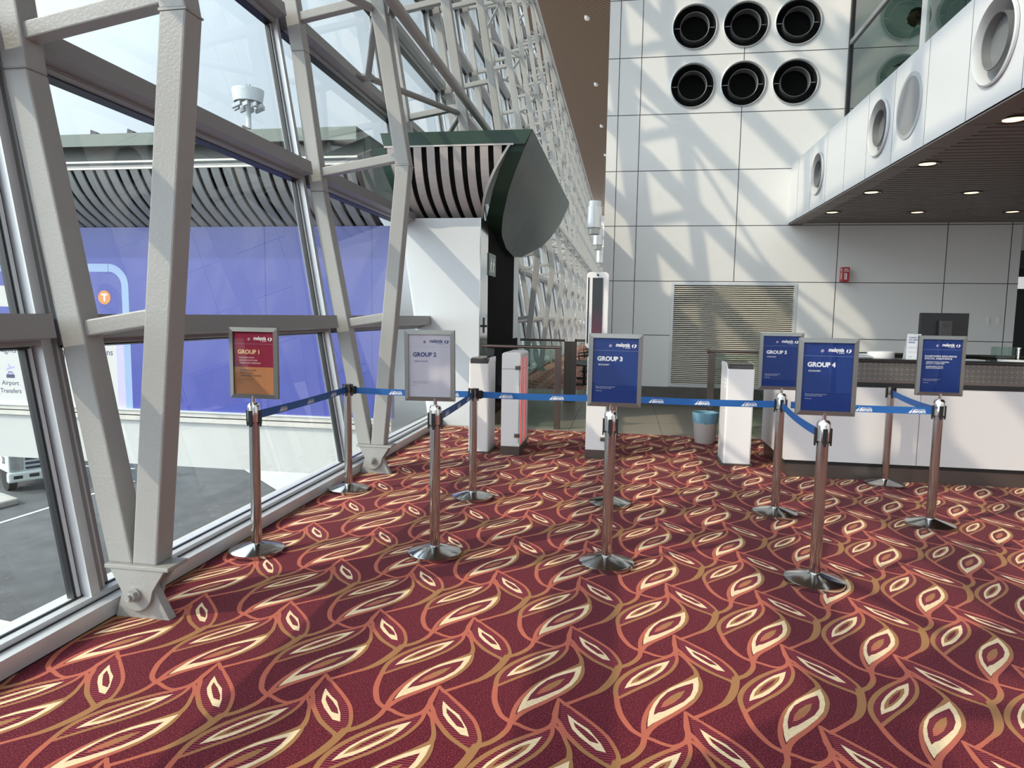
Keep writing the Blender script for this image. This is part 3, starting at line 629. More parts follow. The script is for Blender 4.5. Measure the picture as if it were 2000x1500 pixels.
for a, b2 in zip(rim, rim[1:]): m.add([(a[3],a[0],a[1]),(a[2],a[0],a[1]),(b2[2],b2[0],b2[1]),(b2[3],b2[0],b2[1])], [(0,1,2,3)], 0, True)
m.build('curved_rim', green_d, t_)
m = MB(); m2 = MB(); m3 = MB()
arcf = catmull(ARC, 3)
def lx(z): return -3.07+.30*(3.58-z)
for a, b2 in zip(arcf, arcf[1:]):
    x = -3.2
    while x < -1.3:
        x0 = max(x, lx((a[1]+b2[1])/2)); x1 = min(x+.102, float(RIMX((a[1]+b2[1])/2))-.02)
        if x1 > x0+.004: m.add([(x0,a[0],a[1]),(x1,a[0],a[1]),(x1,b2[0],b2[1]),(x0,b2[0],b2[1]),(x0,a[0]+.015,a[1]+.02),(x1,a[0]+.015,a[1]+.02),(x1,b2[0]+.015,b2[1]+.02),(x0,b2[0]+.015,b2[1]+.02)], [(0,1,2,3),(4,5,6,7),(0,4,7,3),(1,5,6,2)])
        x += .170
    ra, rb = float(RIMX(a[1])), float(RIMX(b2[1]))
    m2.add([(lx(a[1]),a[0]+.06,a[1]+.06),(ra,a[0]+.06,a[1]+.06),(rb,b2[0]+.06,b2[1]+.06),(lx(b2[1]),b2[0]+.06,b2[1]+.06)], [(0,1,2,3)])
    m3.add([(ra-.035,a[0]-.004,a[1]-.004),(ra,a[0]-.004,a[1]-.004),(rb,b2[0]-.004,b2[1]-.004),(rb-.035,b2[0]-.004,b2[1]-.004)], [(0,1,2,3)])
m3.box(-3.07, -1.42, 8.496, 8.51, 3.565, 3.585)
m.build('slats', slat_m, t_); m2.build('dark_lining', blackm, t_); m3.build('pale_trim', mat('pale trim', (.55, .52, .50), .4), t_)
m = MB()
for a, b2 in zip(arcf, arcf[1:]): m.add([(lx(a[1])-.10,a[0]-.01,a[1]-.01),(lx(a[1])+.005,a[0]-.01,a[1]-.01),(lx(b2[1])+.005,b2[0]-.01,b2[1]-.01),(lx(b2[1])-.10,b2[0]-.01,b2[1]-.01),(lx(a[1])-.10,a[0]+.1,a[1]+.03),(lx(b2[1])-.10,b2[0]+.1,b2[1]+.03)], [(0,1,2,3),(0,4,5,3)])
m.build('left_rim', green_d, t_)

# outside: the link bridge that carries the advert
BY = 9.3; BX1 = -3.25; BX0 = -16
t_ = thing('link_bridge', (-9, BY, -.86), 'white elevated passenger link bridge outside the glass with blue advert and green roof edge', 'bridge')
bl = mat('matt white bridge cladding', (.47, .475, .465), .6, var=(.7, .03))
m = MB(); m.box(BX0, BX1, BY, BY+3.2, -.86, -.17); m.build('lower_cladding', bl, t_)
m = MB(); m.box(BX0, BX1, BY-.05, BY, -.17, -.02); m.box(BX0, BX1, BY-.07, BY, -.02, .0, 1); m.box(BX0, BX1, BY-.052, BY-.05, -.10, -.085, 2); m.build('ledge', [mat('dusty ledge', (.52, .50, .46), .7, var=(5, .12)), alu, black], t_)
ad = mat('periwinkle blue advert film', (.05, .062, .30), .35, coat=.2)
m = MB(); m.box(BX0, BX1, BY-.01, BY+.1, 0, 2.705); ap = m.build('advert_panel', ad, t_)
yb = BY-.0115
m = MB(); ux, uz = (1,0,0), (0,0,1)
lb_ = mat('light blue advert line', (.26, .36, .56), .4)
m.box(BX0, -7.68, yb, BY-.010, 2.05, 2.17)
n = 14; R1, R0 = .33, .215; c = (-7.685, 1.84)
vs = []
for i in range(n+1):
    a = math.pi/2*(1-i/n); vs += [(c[0]+R1*math.cos(a), yb, c[1]+R1*math.sin(a)), (c[0]+R0*math.cos(a), yb, c[1]+R0*math.sin(a))]
m.add(vs, [(2*i, 2*i+2, 2*i+3, 2*i+1) for i in range(n)]); m.box(-7.47, -7.355, yb, BY-.010, .0, 1.84)
m.build('rounded_line', lb_, ap)
m = MB(); m.box(BX0, -8.35, yb, BY-.010, 1.51, 1.83); m.box(BX0, -7.60, yb, BY-.010, .0, 1.05); m.build('white_field', mat('white advert print', (.52, .52, .51), .5), ap)
m = MB(); m.box(-7.60, -7.47, yb, BY-.010, .0, 1.05); m.build('lilac_strip', mat('lilac advert print', (.45, .42, .78), .5), ap)
m = MB(); disc(m, (-7.764, yb-.001, 1.669), .105, ux, uz, 40); m.build('orange_badge', mat('orange badge print', (.60, .24, .08), .5), ap)
m = MB(); put_text(m, 'T', .15, (-7.764, yb-.002, 1.617), align='c', bold=.04); m.build('badge_letter', white_ink, ap)
navy = mat('dark slate print', (.05, .055, .12), .5); m = MB(); Y_ = yb-.001
for s_, sz, x, z, al in (('Flights', .13, -9.66, .80, 'l'), ('+Hotel', .13, -8.84, .80, 'l'), ('options', .13, -7.66, .80, 'r'), ('for less.', .12, -7.76, .66, 'r'), ('Airport', .10, -9.48, .29, 'c'), ('Transfers', .10, -9.48, .165, 'c'), ('Car', .10, -8.69, .29, 'c'), ('Rentals', .10, -8.60, .255, 'c'), ('More', .10, -7.93, .255, 'c')):
    if s_ == 'Car': continue
    put_text(m, s_, sz, (x, Y_, z), align=al, bold=.008)
for cx in (-9.47, -8.70):                           # little car icons
    poly2(m, [(-.075,0),(.075,0),(.075,.05),(.05,.06),(.035,.10),(-.035,.10),(-.05,.06),(-.075,.05)], (cx, Y_, .40), ux, uz)
m.build('lettering', navy, ap)
m = MB()
for cx in (-9.47,): poly2(m, [(-.07,-.02),(.08,.03),(.09,.05),(.02,.04),(-.03,.09),(-.045,.085),(-.02,.03),(-.06,.015)], (cx, Y_, .535), ux, uz)
for cx in (-9.47, -8.70): poly2(m, [(-.045,.055),(.045,.055),(.03,.088),(-.03,.088)], (cx, Y_-.0006, .40), ux, uz)
m.build('plane_icon', mat('lilac icon print', (.35, .36, .75), .5), ap)
m = MB()
for x in (-8.5, -5.15, -3.54): m.box(x-.006, x+.006, yb, BY-.01, 0, 2.7)
m.build('sheet_seams', mat('blue seam', (.05, .055, .25), .5), ap)
# roof edge and curved soffit outside
OARC = [(8.5,3.37),(8.58,3.24),(8.70,3.09),(8.88,2.94),(9.1,2.81),(9.3,2.71),(9.5,2.64)]
gg = mat('grey green roof metal', (.135, .165, .145), .5); sl_o = mat('grey outdoor slat', (.30, .30, .30), .6)
m = MB(); m.box(BX0, -3.42, 8.46, 8.5, 3.67, 3.83); m.box(BX0, -3.42, 8.5, 12.5, 3.79, 3.83); m.build('roof_fascia', gg, t_)
m = MB(); m.box(BX0, -3.42, 8.72, 8.76, 3.42, 3.80); m.box(BX0, -3.42, 8.5, 8.76, 3.40, 3.42, 1); m.box(BX0, -3.42, 8.49, 8.5, 3.455, 3.48, 2); m.box(BX0, -3.42, 8.49, 8.52, 3.37, 3.395, 2); m.build('gutter_recess', [mat('shadowed gutter grey', (.13, .135, .13), .5), alu_dark, mat('pale trim metal', (.62, .60, .55), .4)], t_)
m = MB(); m2 = MB(); oa = catmull(OARC, 3)
for a, b2 in zip(oa, oa[1:]):
    x = BX0
    while x < -3.5:
        x1 = min(x+.115, -3.42); m.add([(x,a[0],a[1]),(x1,a[0],a[1]),(x1,b2[0],b2[1]),(x,b2[0],b2[1]),(x,a[0]+.015,a[1]+.02),(x1,a[0]+.015,a[1]+.02),(x1,b2[0]+.015,b2[1]+.02),(x,b2[0]+.015,b2[1]+.02)], [(0,1,2,3),(4,5,6,7),(0,4,7,3),(1,5,6,2)]); x += .170
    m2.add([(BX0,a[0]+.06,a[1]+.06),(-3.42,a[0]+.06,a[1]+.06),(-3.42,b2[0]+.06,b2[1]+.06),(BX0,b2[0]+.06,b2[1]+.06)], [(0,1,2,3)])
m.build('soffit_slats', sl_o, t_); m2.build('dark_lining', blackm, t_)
m = MB()                                            # small gabled roof pieces behind the bridge roof
g0, g1, g2 = at(560, 285, Y=12.5), at(676, 247, Y=12.5), at(742, 312, Y=12.5)
m.prism([(g0.x, 3.8), (g0.x, g0.z+.35), (g1.x-.35, g1.z-.03), (g1.x, g1.z), (g2.x, g2.z), (g2.x, 3.8)], 'y', 12.5, 16); m.build('gable_roof', gg, t_)
m = MB(); m.tube((g0.x, 12.2, g1.z-.75), (g1.x+.35, 12.3, g1.z-1.0), .11, n=14); m.build('roof_pipe', mat('grey roof pipe', (.2, .21, .2), .5), t_)
m = MB()
for px_ in (181, 253, 478): q = at(px_, 264, Y=8.5); m.prism([(q.x-.04, 3.83), (q.x+.05, 3.83), (q.x+.06, 3.86), (q.x-.03, 3.90)], 'y', 8.5, 8.6)
m.build('roof_clips', black, t_)

# ============================================================ APRON OUTSIDE
GZ = -5.0
asp = mat('grey asphalt', (.075, .078, .082), .85, var=(1.2, .25), bump=(40, .5, .01))
mb = MB(); mb.box(-300, -2.7, -60, 400, GZ-.2, GZ); g_ = struct(mb.build('ground', asp))
conc = mat('pale apron concrete', (.46, .47, .45), .8, var=(.6, .05))  # paler concrete paving beside the asphalt
d0, d1 = at(470, 914, Z=GZ), at(556, 968, Z=GZ); dd = (d1-d0).normalized()
mb = MB(); a0 = d0-dd*1; a1 = d1+dd*20
mb.add([(a0.x,a0.y,GZ+.02),(a1.x,a1.y,GZ+.02),(a1.x+25,a1.y+25,GZ+.02),(a0.x+30,a0.y+40,GZ+.02)], [(0,1,2,3)]); struct(mb.build('ground', conc))
def stripe(name, p0, p1, wdt, lb):
    a, b2 = at(*p0, Z=GZ), at(*p1, Z=GZ); d = (b2-a).normalized(); nn = Vector((-d.y, d.x, 0))*wdt/2
    m = MB(); c = [a+nn, a-nn, b2-nn, b2+nn]; m.add([(q.x, q.y, GZ+z) for z in (.004, .014) for q in c], [(0,1,2,3),(4,5,6,7),(0,1,5,4),(1,2,6,5),(2,3,7,6),(3,0,4,7)])
    tag(m.build(name, mat('white road paint', (.72, .74, .73), .7)), lb, 'road marking', 'white lines painted on the apron')
stripe('painted_line', (-160, 1072), (262, 940), .12, 'long thin white line crossing the apron behind the nearest truss foot')
stripe('painted_line', (-120, 1192), (66, 1232), .22, 'short thick white line on the apron at the bottom of the left pane')
stripe('painted_line', (325, 1075), (362, 1068), .2, 'short white dash on the apron right of the nearest truss foot')
stripe('painted_line', (120, 908), (262, 916), .15, 'white line on the apron right under the bridge edge')
k0, k1 = at(-60, 1010, Z=GZ), at(38, 985, Z=GZ)
t_ = thing('kerb_island', (k1.x, k1.y, GZ), 'low concrete kerb island on the apron at the left edge', 'kerb')
m = MB(); d = (k1-k0).normalized(); nn = Vector((-d.y, d.x, 0)); pr = [k0, k1, k1+nn*1.2+d*.3, k1+nn*2.4-d*.3, k0+nn*3]; m.prism([(q.x, q.y) for q in pr], 'z', GZ, GZ+.22); m.build('kerb', mat('kerb concrete', (.34, .33, .30), .8, var=(4, .15)), t_, bevel=.06)

# truck
c0 = at(16, 945, Z=GZ+.42); A_ = math.radians(60); tu = Vector((math.cos(A_), math.sin(A_), 0)); tb = Vector((-math.sin(A_), math.cos(A_), 0)); tz = Vector((0, 0, 1))
t_ = thing('truck', (c0.x, c0.y, GZ), 'front of a white service truck parked under the bridge at the left edge', 'truck')
def T(a, b2, z): return c0*1.0+tu*a+tb*b2+tz*(z+GZ-c0.z)
def tbx(m, a0, a1, b0, b1, z0, z1, mi=0): m.obox(T((a0+a1)/2, (b0+b1)/2, (z0+z1)/2), tu*((a1-a0)/2), tb*((b1-b0)/2), tz*((z1-z0)/2), mi)
tw = mat('white truck paint', (.52, .57, .56), .35)
m = MB(); tbx(m, .04, 2.16, .06, 1.9, .75, 2.9); m.build('cab', tw, t_, bevel=.05)
m = MB(); tbx(m, 0, 2.2, -.06, .2, .42, .78); m.build('bumper', tw, t_, bevel=.06)
m = MB(); tbx(m, .15, .42, -.068, -.05, .55, .66); tbx(m, .62, .92, -.068, -.05, .56, .68); tbx(m, 1.15, 1.25, -.068, -.05, .57, .67); tbx(m, 1.45, 1.55, -.068, -.05, .57, .67); m.build('bumper_openings', black, t_)
m = MB()
for z in (.84, 1.0, 1.16): tbx(m, .55, 1.65, .035, .07, z, z+.085)
m.build('radiator_grille', mat('navy grille', (.02, .03, .07), .3), t_)
for a in (.06, 1.72):
    m = MB(); tbx(m, a, a+.42, .02, .08, .82, 1.45); hl = m.build('headlight', mat('headlight glass', (.35, .38, .38), .1, .3), t_, bevel=.03); m = MB()
    for z in (.98, 1.25): q = T(a+.2, .015, z); disc(m, q, .11, tu, tz, 20)
    m.build('reflector', chrome, hl)
m = MB(); tbx(m, .75, 1.9, .045, .062, 1.55, 1.72); m.build('red_band', mat('truck red print', (.35, .03, .05), .5), t_)
m = MB(); disc(m, T(.22, .045, 1.66), .10, tu, tz, 20); m.build('green_dot', mat('green print', (.03, .12, .10), .5), t_)
m = MB(); tbx(m, .2, 2.0, .05, .064, 1.95, 2.75); tbx(m, .03, .045, .35, 1.2, 1.7, 2.6); m.build('windscreen', mat('dark truck glass', (.03, .04, .045), .08), t_)
m = MB(); put_text(m, '20', .34, T(.035, .55, 1.05), ux=-tb, uy=tz, align='c', bold=.03); m.build('lettering', mat('dark truck lettering', (.08, .08, .09), .5), t_)
m = MB(); tbx(m, .1, 2.1, 2.1, 7.5, 1.0, 3.4); m.build('cargo_box', tw, t_)
for a in (.15, 1.85):
    for bb in (.9, 6.0):
        m = MB(); m.tube(T(a, bb, .45), T(a+.25, bb, .45), .45, n=24); m.build('wheel', black, t_)
# floodlight mast
q = at(486, 250, Y=70); zt = at(486, 176, Y=70).z
t_ = thing('floodlight_mast', (q.x, 70, GZ), 'tall white floodlight mast with a round crown seen above the green roof', 'light mast')
mp = mat('galvanised pale steel', (.50, .54, .56), .6)
m = MB(); m.tube((q.x, 70, GZ), (q.x, 70, zt-1.2), .36, .26, n=16); m.build('pole', mp, t_)
m = MB(); m.lathe([(1.45, zt-1.3), (1.62, zt-.2), (1.62, zt), (.1, zt+.05)], c=(q.x, 70, 0), n=28); m.build('crown_drum', mp, t_)
m = MB()
for i in range(10):
    a = i*.628; x, y = q.x+1.35*math.cos(a), 70+1.35*math.sin(a); m.obox((x, y, zt-1.75), (.28, 0, .1), (0, .16, 0), (0, 0, .2)); m.tube((x, y, zt-1.6), (q.x+.5*math.cos(a), 70+.5*math.sin(a), zt-1.2), .05, n=6)
m.build('floodlights', mat('dull lamp housings', (.40, .43, .45), .5), t_)
m = MB(); m.tube((q.x-.15, 70, zt), (q.x-.15, 70, zt+.6), .04, n=6); m.tube((q.x+.2, 70, zt), (q.x+.2, 70, zt+.6), .04, n=6); m.build('lightning_rods', black, t_)

# ============================================================ BARRIER POSTS, SIGNS, BELTS
def base_pole(t_, plain):
    O = (0,0,0)
    m = MB(); m.lathe([(.001, 0), (.158, 0), (.165, .003), (.165, .025), (.160, .029), (.048, .060), (.038, .064), (.001, .064)], n=64); m.build('weighted_base', inox, t_, origin=O)
    m = MB(); m.tube((0,0,.06), (0,0,.83 if not plain else .84), .0315, n=40); m.build('pole', inox, t_, origin=O)
    if plain:
        m = MB(); m.lathe([(.0315, .84), (.034, .842), (.034, .895), (.030, .906), (.001, .908)], n=40); m.build('head_collar', mat('smoked chrome head', (.12, .10, .095), .15, .9), t_, origin=O)
    else:
        m = MB(); m.lathe([(.0315, .822), (.0375, .826), (.0375, .915), (.036, .928), (.028, .941), (.014, .944), (.001, .944)], n=40); m.build('head_collar', chrome, t_, origin=O)
    for a in range(4):
        co, si = math.cos(a*math.pi/2), math.sin(a*math.pi/2); R_ = .0385 if not plain else .035
        m = MB(); ax = Vector((co, si, 0)); ay = Vector((-si, co, 0)); zc = .855 if not plain else .865
        m.obox(ax*R_+Vector((0,0,zc)), ax*.007, ay*.012, Vector((0,0,.042))); m.obox(ax*(R_+.004)+Vector((0,0,zc-.045)), ax*.004, ay*.006, Vector((0,0,.012)))
        m.build('belt_clip', black, t_, origin=O)
def belt_head(t_, side):
    m = MB(); s_ = side; m.box(min(.036*s_, .068*s_), max(.036*s_, .068*s_), -.016, .016, .825, .892); m.box(min(.066*s_, .078*s_), max(.066*s_, .078*s_), -.008, .008, .83, .888); m.build('belt_cassette', black, t_, origin=(0,0,0), bevel=.003)
posts = {}
def plain_post(k, x, y, label, side=1):
    t_ = thing('barrier_post', (x, y, 0), label, 'barrier post', 'plain belt barrier posts'); base_pole(t_, True)
    if side: belt_head(t_, side)
    posts[k] = (x, y)
plain_post('A', -2.273, 5.405, 'steel belt post without a sign standing beside the second V truss foot')
plain_post('B', -1.197, 5.397, 'steel belt post without a sign between the GROUP 2 stand and the white gate pedestal')
plain_post('C', -.082, 5.458, 'steel belt post hidden behind the GROUP 3 stand, its disc base showing')
plain_post('D', 2.385, 6.659, 'steel belt post without a sign right in front of the white counter', 0)

P_ = {}
def poster_mat(n, c): return mat(n, c, .5, spec=.2)
pb = poster_mat('royal blue poster', (.010, .036, .185)); pw_ = poster_mat('pale lilac white poster', (.56, .54, .62)); pr_ = poster_mat('crimson poster', (.27, .022, .055)); po_ = poster_mat('tan orange poster', (.50, .215, .095))
ink_w = mat('poster white lettering', (.82, .82, .84), .5); ink_n = mat('poster navy lettering', (.03, .04, .17), .5); ink_g = mat('poster gold lettering', (.80, .52, .30), .5); ink_k = mat('poster dark lettering', (.09, .045, .03), .5); ink_p = mat('poster pink white lettering', (.75, .55, .55), .5)
line_m = mat('poster fine rule', (.30, .34, .50), .5); flag_m = mat('small round flag emblem', (.30, .20, .38), .5)
def emblem(m, cx, cz, s_, Y):
    """two-blade kite emblem after the airline wordmark"""
    ux, uz = (1,0,0), (0,0,1)
    poly2(m, [(0,-.5*s_),(.18*s_,-.1*s_),(.25*s_,.45*s_),(-.05*s_,.38*s_),(-.22*s_,-.05*s_)], (cx-.30*s_, Y, cz), ux, uz)
    poly2(m, [(-.15*s_,-.55*s_),(.35*s_,-.35*s_),(.62*s_,.12*s_),(.45*s_,.42*s_),(.05*s_,.5*s_),(.2*s_,.1*s_)], (cx+.12*s_, Y, cz), ux, uz)
def sign_stand(x, y, lines, pm, ink, label, yaw=0, roll=0, dx=0, small=None, halves=None):
    t_ = thing('sign_stand', (x, y, 0), label, 'sign stand', 'belt posts topped with a framed boarding group sign')
    base_pole(t_, False)
    m = MB(); m.tube((0,0,.94), (0,0,.985), .0115, n=20); m.build('sign_neck', chrome, t_, origin=(0,0,0))
    W, H, fw, z0 = .315, .432, .0255, .969; X0, X1, z1 = -W/2+dx, W/2+dx, .969+.432
    m = MB(); o = [(X0,z0),(X1,z0),(X1,z1),(X0,z1)]; i_ = [(X0+fw,z0+fw),(X1-fw,z0+fw),(X1-fw,z1-fw),(X0+fw,z1-fw)]
    for a in range(4):
        b2 = (a+1) % 4; yy0, yy1 = -.012, .012
        O_, I_ = (o[a], o[b2]), (i_[b2], i_[a]); q = [O_[0], O_[1], I_[0], I_[1]]; g = .0004
        vs = [(u, yy0+(.004 if k < 2 else 0), v) for k, (u, v) in enumerate(q)]+[(u, yy1, v) for u, v in q]
        m.add(vs, [(0,1,2,3),(7,6,5,4),(0,4,5,1),(1,5,6,2),(2,6,7,3),(3,7,4,0)])
    fr = m.build('sign_frame', frame_m, t_, origin=(0,0,0))
    m = MB(); m.box(X0+.004, X1-.004, .0, .010, z0+.004, z1-.004); m.build('back_board', black, fr, origin=(0,0,0))
    px0, px1, pz0, pz1 = X0+fw, X1-fw, z0+fw, z1-fw; pw2, ph = px1-px0, pz1-pz0
    yp = -.0015
    m = MB()
    if halves: zc = pz1-.565*ph; m.box(px0, px1, yp, .0005, zc, pz1, 0); m.box(px0, px1, yp, .0005, pz0, zc, 1); m.build('poster', halves, fr, origin=(0,0,0))
    else: m.box(px0, px1, yp, .0005, pz0, pz1); m.build('poster', pm, fr, origin=(0,0,0))
    yt = yp-.0006; Z = lambda f: pz1-f*ph; X = lambda f: px0+f*pw2
    m = MB()
    mats = [ink, line_m, flag_m]+([ink_g, ink_p, ink_k] if halves else [])
    wm = 4 if halves else 0
    if halves: mats[0] = ink_w
    put_text(m, 'malaysia', .030, (X(.50), yt, Z(.128)), bold=.035, shear=.18, width=.31*pw2, mi=0)
    put_text(m, 'airlines', .0125, (X(.71), yt, Z(.155)), bold=.01, shear=.18, mi=0, width=.11*pw2)
    emblem(m, X(.895), Z(.118), .023, yt)
    m.box(X(.0), X(1), yt, yt+.0004, Z(.196), Z(.193), 1)
    disc(m, (X(.385), yt, Z(.118)), .0088, (1,0,0), (0,0,1), 24, 2); disc(m, (X(.385), yt-.0003, Z(.118)), .0088, (1,0,0), (0,0,1), 12, 0, math.pi*1.05, math.pi*1.55); m.box(X(.36), X(.41), yt-.0002, yt-.0001, Z(.116), Z(.112), 0)
    for txt, fx, fz, sz, wd, mi in lines:
        put_text(m, txt, sz*ph, (X(fx), yt, Z(fz)), bold=.045 if sz > .05 else .02, width=wd*pw2 if wd else None, mi=mi)
    sm = 5 if halves else 0
    put_text(m, 'Please remain seated until your', .019*ph, (X(.085), yt, Z(.762)), width=.43*pw2, mi=sm)
    put_text(m, 'boarding group is called.', .019*ph, (X(.085), yt, Z(.785)), width=.35*pw2, mi=sm)
    put_text(m, 'Thank you.', .019*ph, (X(.085), yt, Z(.828)), width=.14*pw2, mi=sm)
    m.build('lettering', mats, fr, origin=(0,0,0))
    m = MB(); m.box(px0, px1, -.004, -.0034, pz0, pz1); m.build('acrylic_cover', G_clear, fr, origin=(0,0,0))
    fr.rotation_euler = (0, roll, yaw); return t_
G_clear = glass('clear sign cover', (.97, .97, .97), .45)
def grp(n, c): return [('GROUP %s' % n, .10, .352, .092, .56, 0)]+([(c, .13, .425, .032, .245, 0)] if c else [])
sign_stand(-2.233, 3.863, [('GROUP 1', .10, .352, .090, .54, 3), ('BUSINESS SUITE', .14, .424, .030, .37, 4), ('ENRICH PLATINUM', .14, .467, .030, .44, 4), ('ONEWORLD EMERALD', .14, .510, .030, .53, 4),
    ('BUSINESS CLASS', .15, .628, .030, .40, 5), ('ENRICH GOLD', .15, .671, .030, .33, 5), ('ONEWORLD SAPPHIRE', .15, .714, .030, .53, 5)], None, ink_w, 'sign stand with a crimson and tan poster reading GROUP 1', halves=[pr_, po_], dx=.008)
sign_stand(-1.137, 4.048, grp('2', None)+[('ENRICH SILVER', .13, .440, .030, .33, 0)], pw_, ink_n, 'sign stand with a pale poster reading GROUP 2', roll=-.012, dx=-.022)
sign_stand(-.072, 4.089, grp('3', 'ECONOMY'), pb, ink_w, 'sign stand with a blue poster reading GROUP 3', dx=.012, roll=.004)
sign_stand(1.112, 4.046, grp('4', 'ECONOMY'), pb, ink_w, 'nearest sign stand, blue poster reading GROUP 4')
sign_stand(1.179, 5.445, grp('5', 'ECONOMY'), pb, ink_w, 'sign stand with a blue poster reading GROUP 5, partly behind GROUP 4', dx=-.018)
sign_stand(2.256, 5.375, [('PASSENGERS REQUIRING', .085, .335, .045, .80, 0), ('SPECIAL ASSISTANCE', .085, .380, .045, .69, 0), ('FAMILIES WITH CHILDREN', .13, .440, .032, .57, 0), ('BELOW 12 YEARS OLD', .13, .470, .032, .46, 0),
    ('PASSENGERS WITH', .13, .525, .032, .43, 0), ('REDUCED MOBILITY', .13, .555, .032, .44, 0)], pb, ink_w, 'sign stand for passengers requiring special assistance beside the counter', dx=-.012)
posts.update(G1=(-2.233, 3.863), G2=(-1.137, 4.048), G3=(-.072, 4.089), G4=(1.112, 4.046), G5=(1.179, 5.445), SA=(2.256, 5.375))

def belt(a, b2, logos, label, sag=.006, z=.857, off=.045, ink=white_ink, flip=1):
    pa, pb_ = Vector((*posts[a], z)), Vector((*posts[b2], z)); d = (pb_-pa).normalized(); pa += d*off*1.6; pb_ -= d*off
    L = (pb_-pa).length; nrm = Vector((d.y, -d.x, 0))*flip; n = 16
    t_ = thing('barrier_belt', tuple((pa+pb_)/2-Vector((0,0,.025))), label, 'barrier belt', 'blue printed belts between the posts')
    P = lambda s_, h: pa+d*(s_*L)+Vector((0, 0, h-4*sag*s_*(1-s_)))
    m = MB()
    for i in range(n):
        s0, s1 = i/n, (i+1)/n; vs = []
        for s_ in (s0, s1):
            for hh in (-.0255, .0255):
                for k in (-.0007, .0007): vs.append(P(s_, hh)+nrm*k)
        m.add(vs, [(0,2,6,4),(1,5,7,3),(0,4,5,1),(2,3,7,6)])
    m.build('webbing', blue_t, t_)
    m = MB()
    ux = d if nrm.dot(Vector((d.y, -d.x, 0))) > 0 else -d
    for s_ in logos:
        c = P(s_, 0)+nrm*.0012; sl_ = 4*sag*(1-2*s_)/L; u2 = (ux+Vector((0,0,-sl_ if ux.dot(d) > 0 else sl_))).normalized()
        uz = Vector((0,0,1))
        poly2(m, [(-.058,-.019),(-.040,-.019),(-.026,.020),(-.034,.006)], c, u2, uz); poly2(m, [(-.036,-.019),(-.018,-.019),(-.014,.013),(-.023,.003)], c, u2, uz); poly2(m, [(-.066,-.019),(-.050,-.010),(-.040,.002),(-.052,-.010)], c, u2, uz)
        put_text(m, 'MALAYSIA', .012, c+u2*-.012+uz*.002, ux=u2, align='l', width=.064, bold=.01)
        put_text(m, 'AIRPORTS', .023, c+u2*-.030+uz*-.018, ux=u2, align='l', width=.086, bold=.05)
    if logos: m.build('printed_logo', ink, t_)
belt('G1', 'A', [.22, .52, .82], 'blue belt running from the GROUP 1 stand back to the post at the glass', z=.862)
belt('A', 'B', [.36, .86], 'blue belt passing behind the GROUP 2 sign to the second plain post')
belt('B', 'C', [.19, .60, .97], 'blue belt crossing in front of the white gate pedestals')
belt('C', 'G5', [.23, .535, .84], 'blue belt crossing in front of the waste bin and right pedestal')
belt('G5', 'SA', [.18, .53, .90], 'blue belt running from behind GROUP 4 to the special assistance stand')
belt('G2', 'B', [.22, .55, .84], 'blue belt running from the GROUP 2 stand back to the plain post', flip=1)
belt('G5', 'G4', [.30, .55, .82], 'sagging blue belt between the GROUP 5 and GROUP 4 stands', sag=.018, flip=-1)
belt('D', 'SA', [.2, .5, .8], 'short blue belt from the counter post to the special assistance stand', sag=.012, flip=-1)

# ============================================================ BOARDING GATE PEDESTALS
def rbox(m, x0, x1, y0, y1, z0, z1, r=.03, mi=0):
    pts = []
    for (cx, cy, a0) in ((x1-r, y0+r, -90), (x1-r, y1-r, 0), (x0+r, y1-r, 90), (x0+r, y0+r, 180)):
        for k in range(5): a = math.radians(a0+22.5*k); pts.append((cx+r*math.cos(a), cy+r*math.sin(a)))
    m.prism(pts, 'z', z0, z1, mi)
led = mat('red led strip', (1, .1, .12), emit=(1, .10, .12), estr=1.2)
plinth = mat('dark bronze steel plinth', (.14, .115, .105), .35, .7)
def reader(x0, x1, y0, y1, h, label, bumps):
    t_ = thing('gate_pedestal', ((x0+x1)/2, (y0+y1)/2, 0), label, 'gate pedestal', 'white boarding gate pedestals')
    m = MB(); rbox(m, x0-.02, x1+.02, y0-.015, y1+.02, 0, .018, .012); m.build('foot_plate', plinth, t_)
    m = MB(); rbox(m, x0, x1, y0, y1, .018, h-.055, .018); m.prism([(y0+.002, h-.055), (y1, h-.055), (y1, h), (y0+.10, h)], 'x', x0, x0+.012); m.prism([(y0+.002, h-.055), (y1, h-.055), (y1, h), (y0+.10, h)], 'x', x1-.012, x1); m.build('body', white_b, t_, bevel=.004)
    m = MB(); m.prism([(y0-.004, h-.058), (y1-.02, h-.055), (y1-.02, h+.003), (y0+.06, h+.003), (y0+.002, h-.012)], 'x', x0+.013, x1-.013); m.build('scanner_top', mat('smoked black scanner', (.025, .018, .015), .12), t_, bevel=.006)
    if bumps:
        m = MB()
        for zz in (.80, .84, .88):
            for yy in (y0+.06, y0+.12): m.tube((x0-.004, yy, zz), (x0+.002, yy, zz), .009, n=10)
        m.tube((x0-.004, y0+.1, .55), (x0+.002, y0+.1, .55), .01, n=10); m.build('indicator_dots', mat('clear indicator', (.9, .9, .92), .1), t_)
    return t_
reader(-1.655, -1.437, 7.22, 7.62, 1.035, 'leftmost white gate pedestal with a sloping black top', False)
reader(1.03, 1.30, 7.22, 7.66, 1.05, 'rightmost white gate pedestal, in front of the counter end', True)
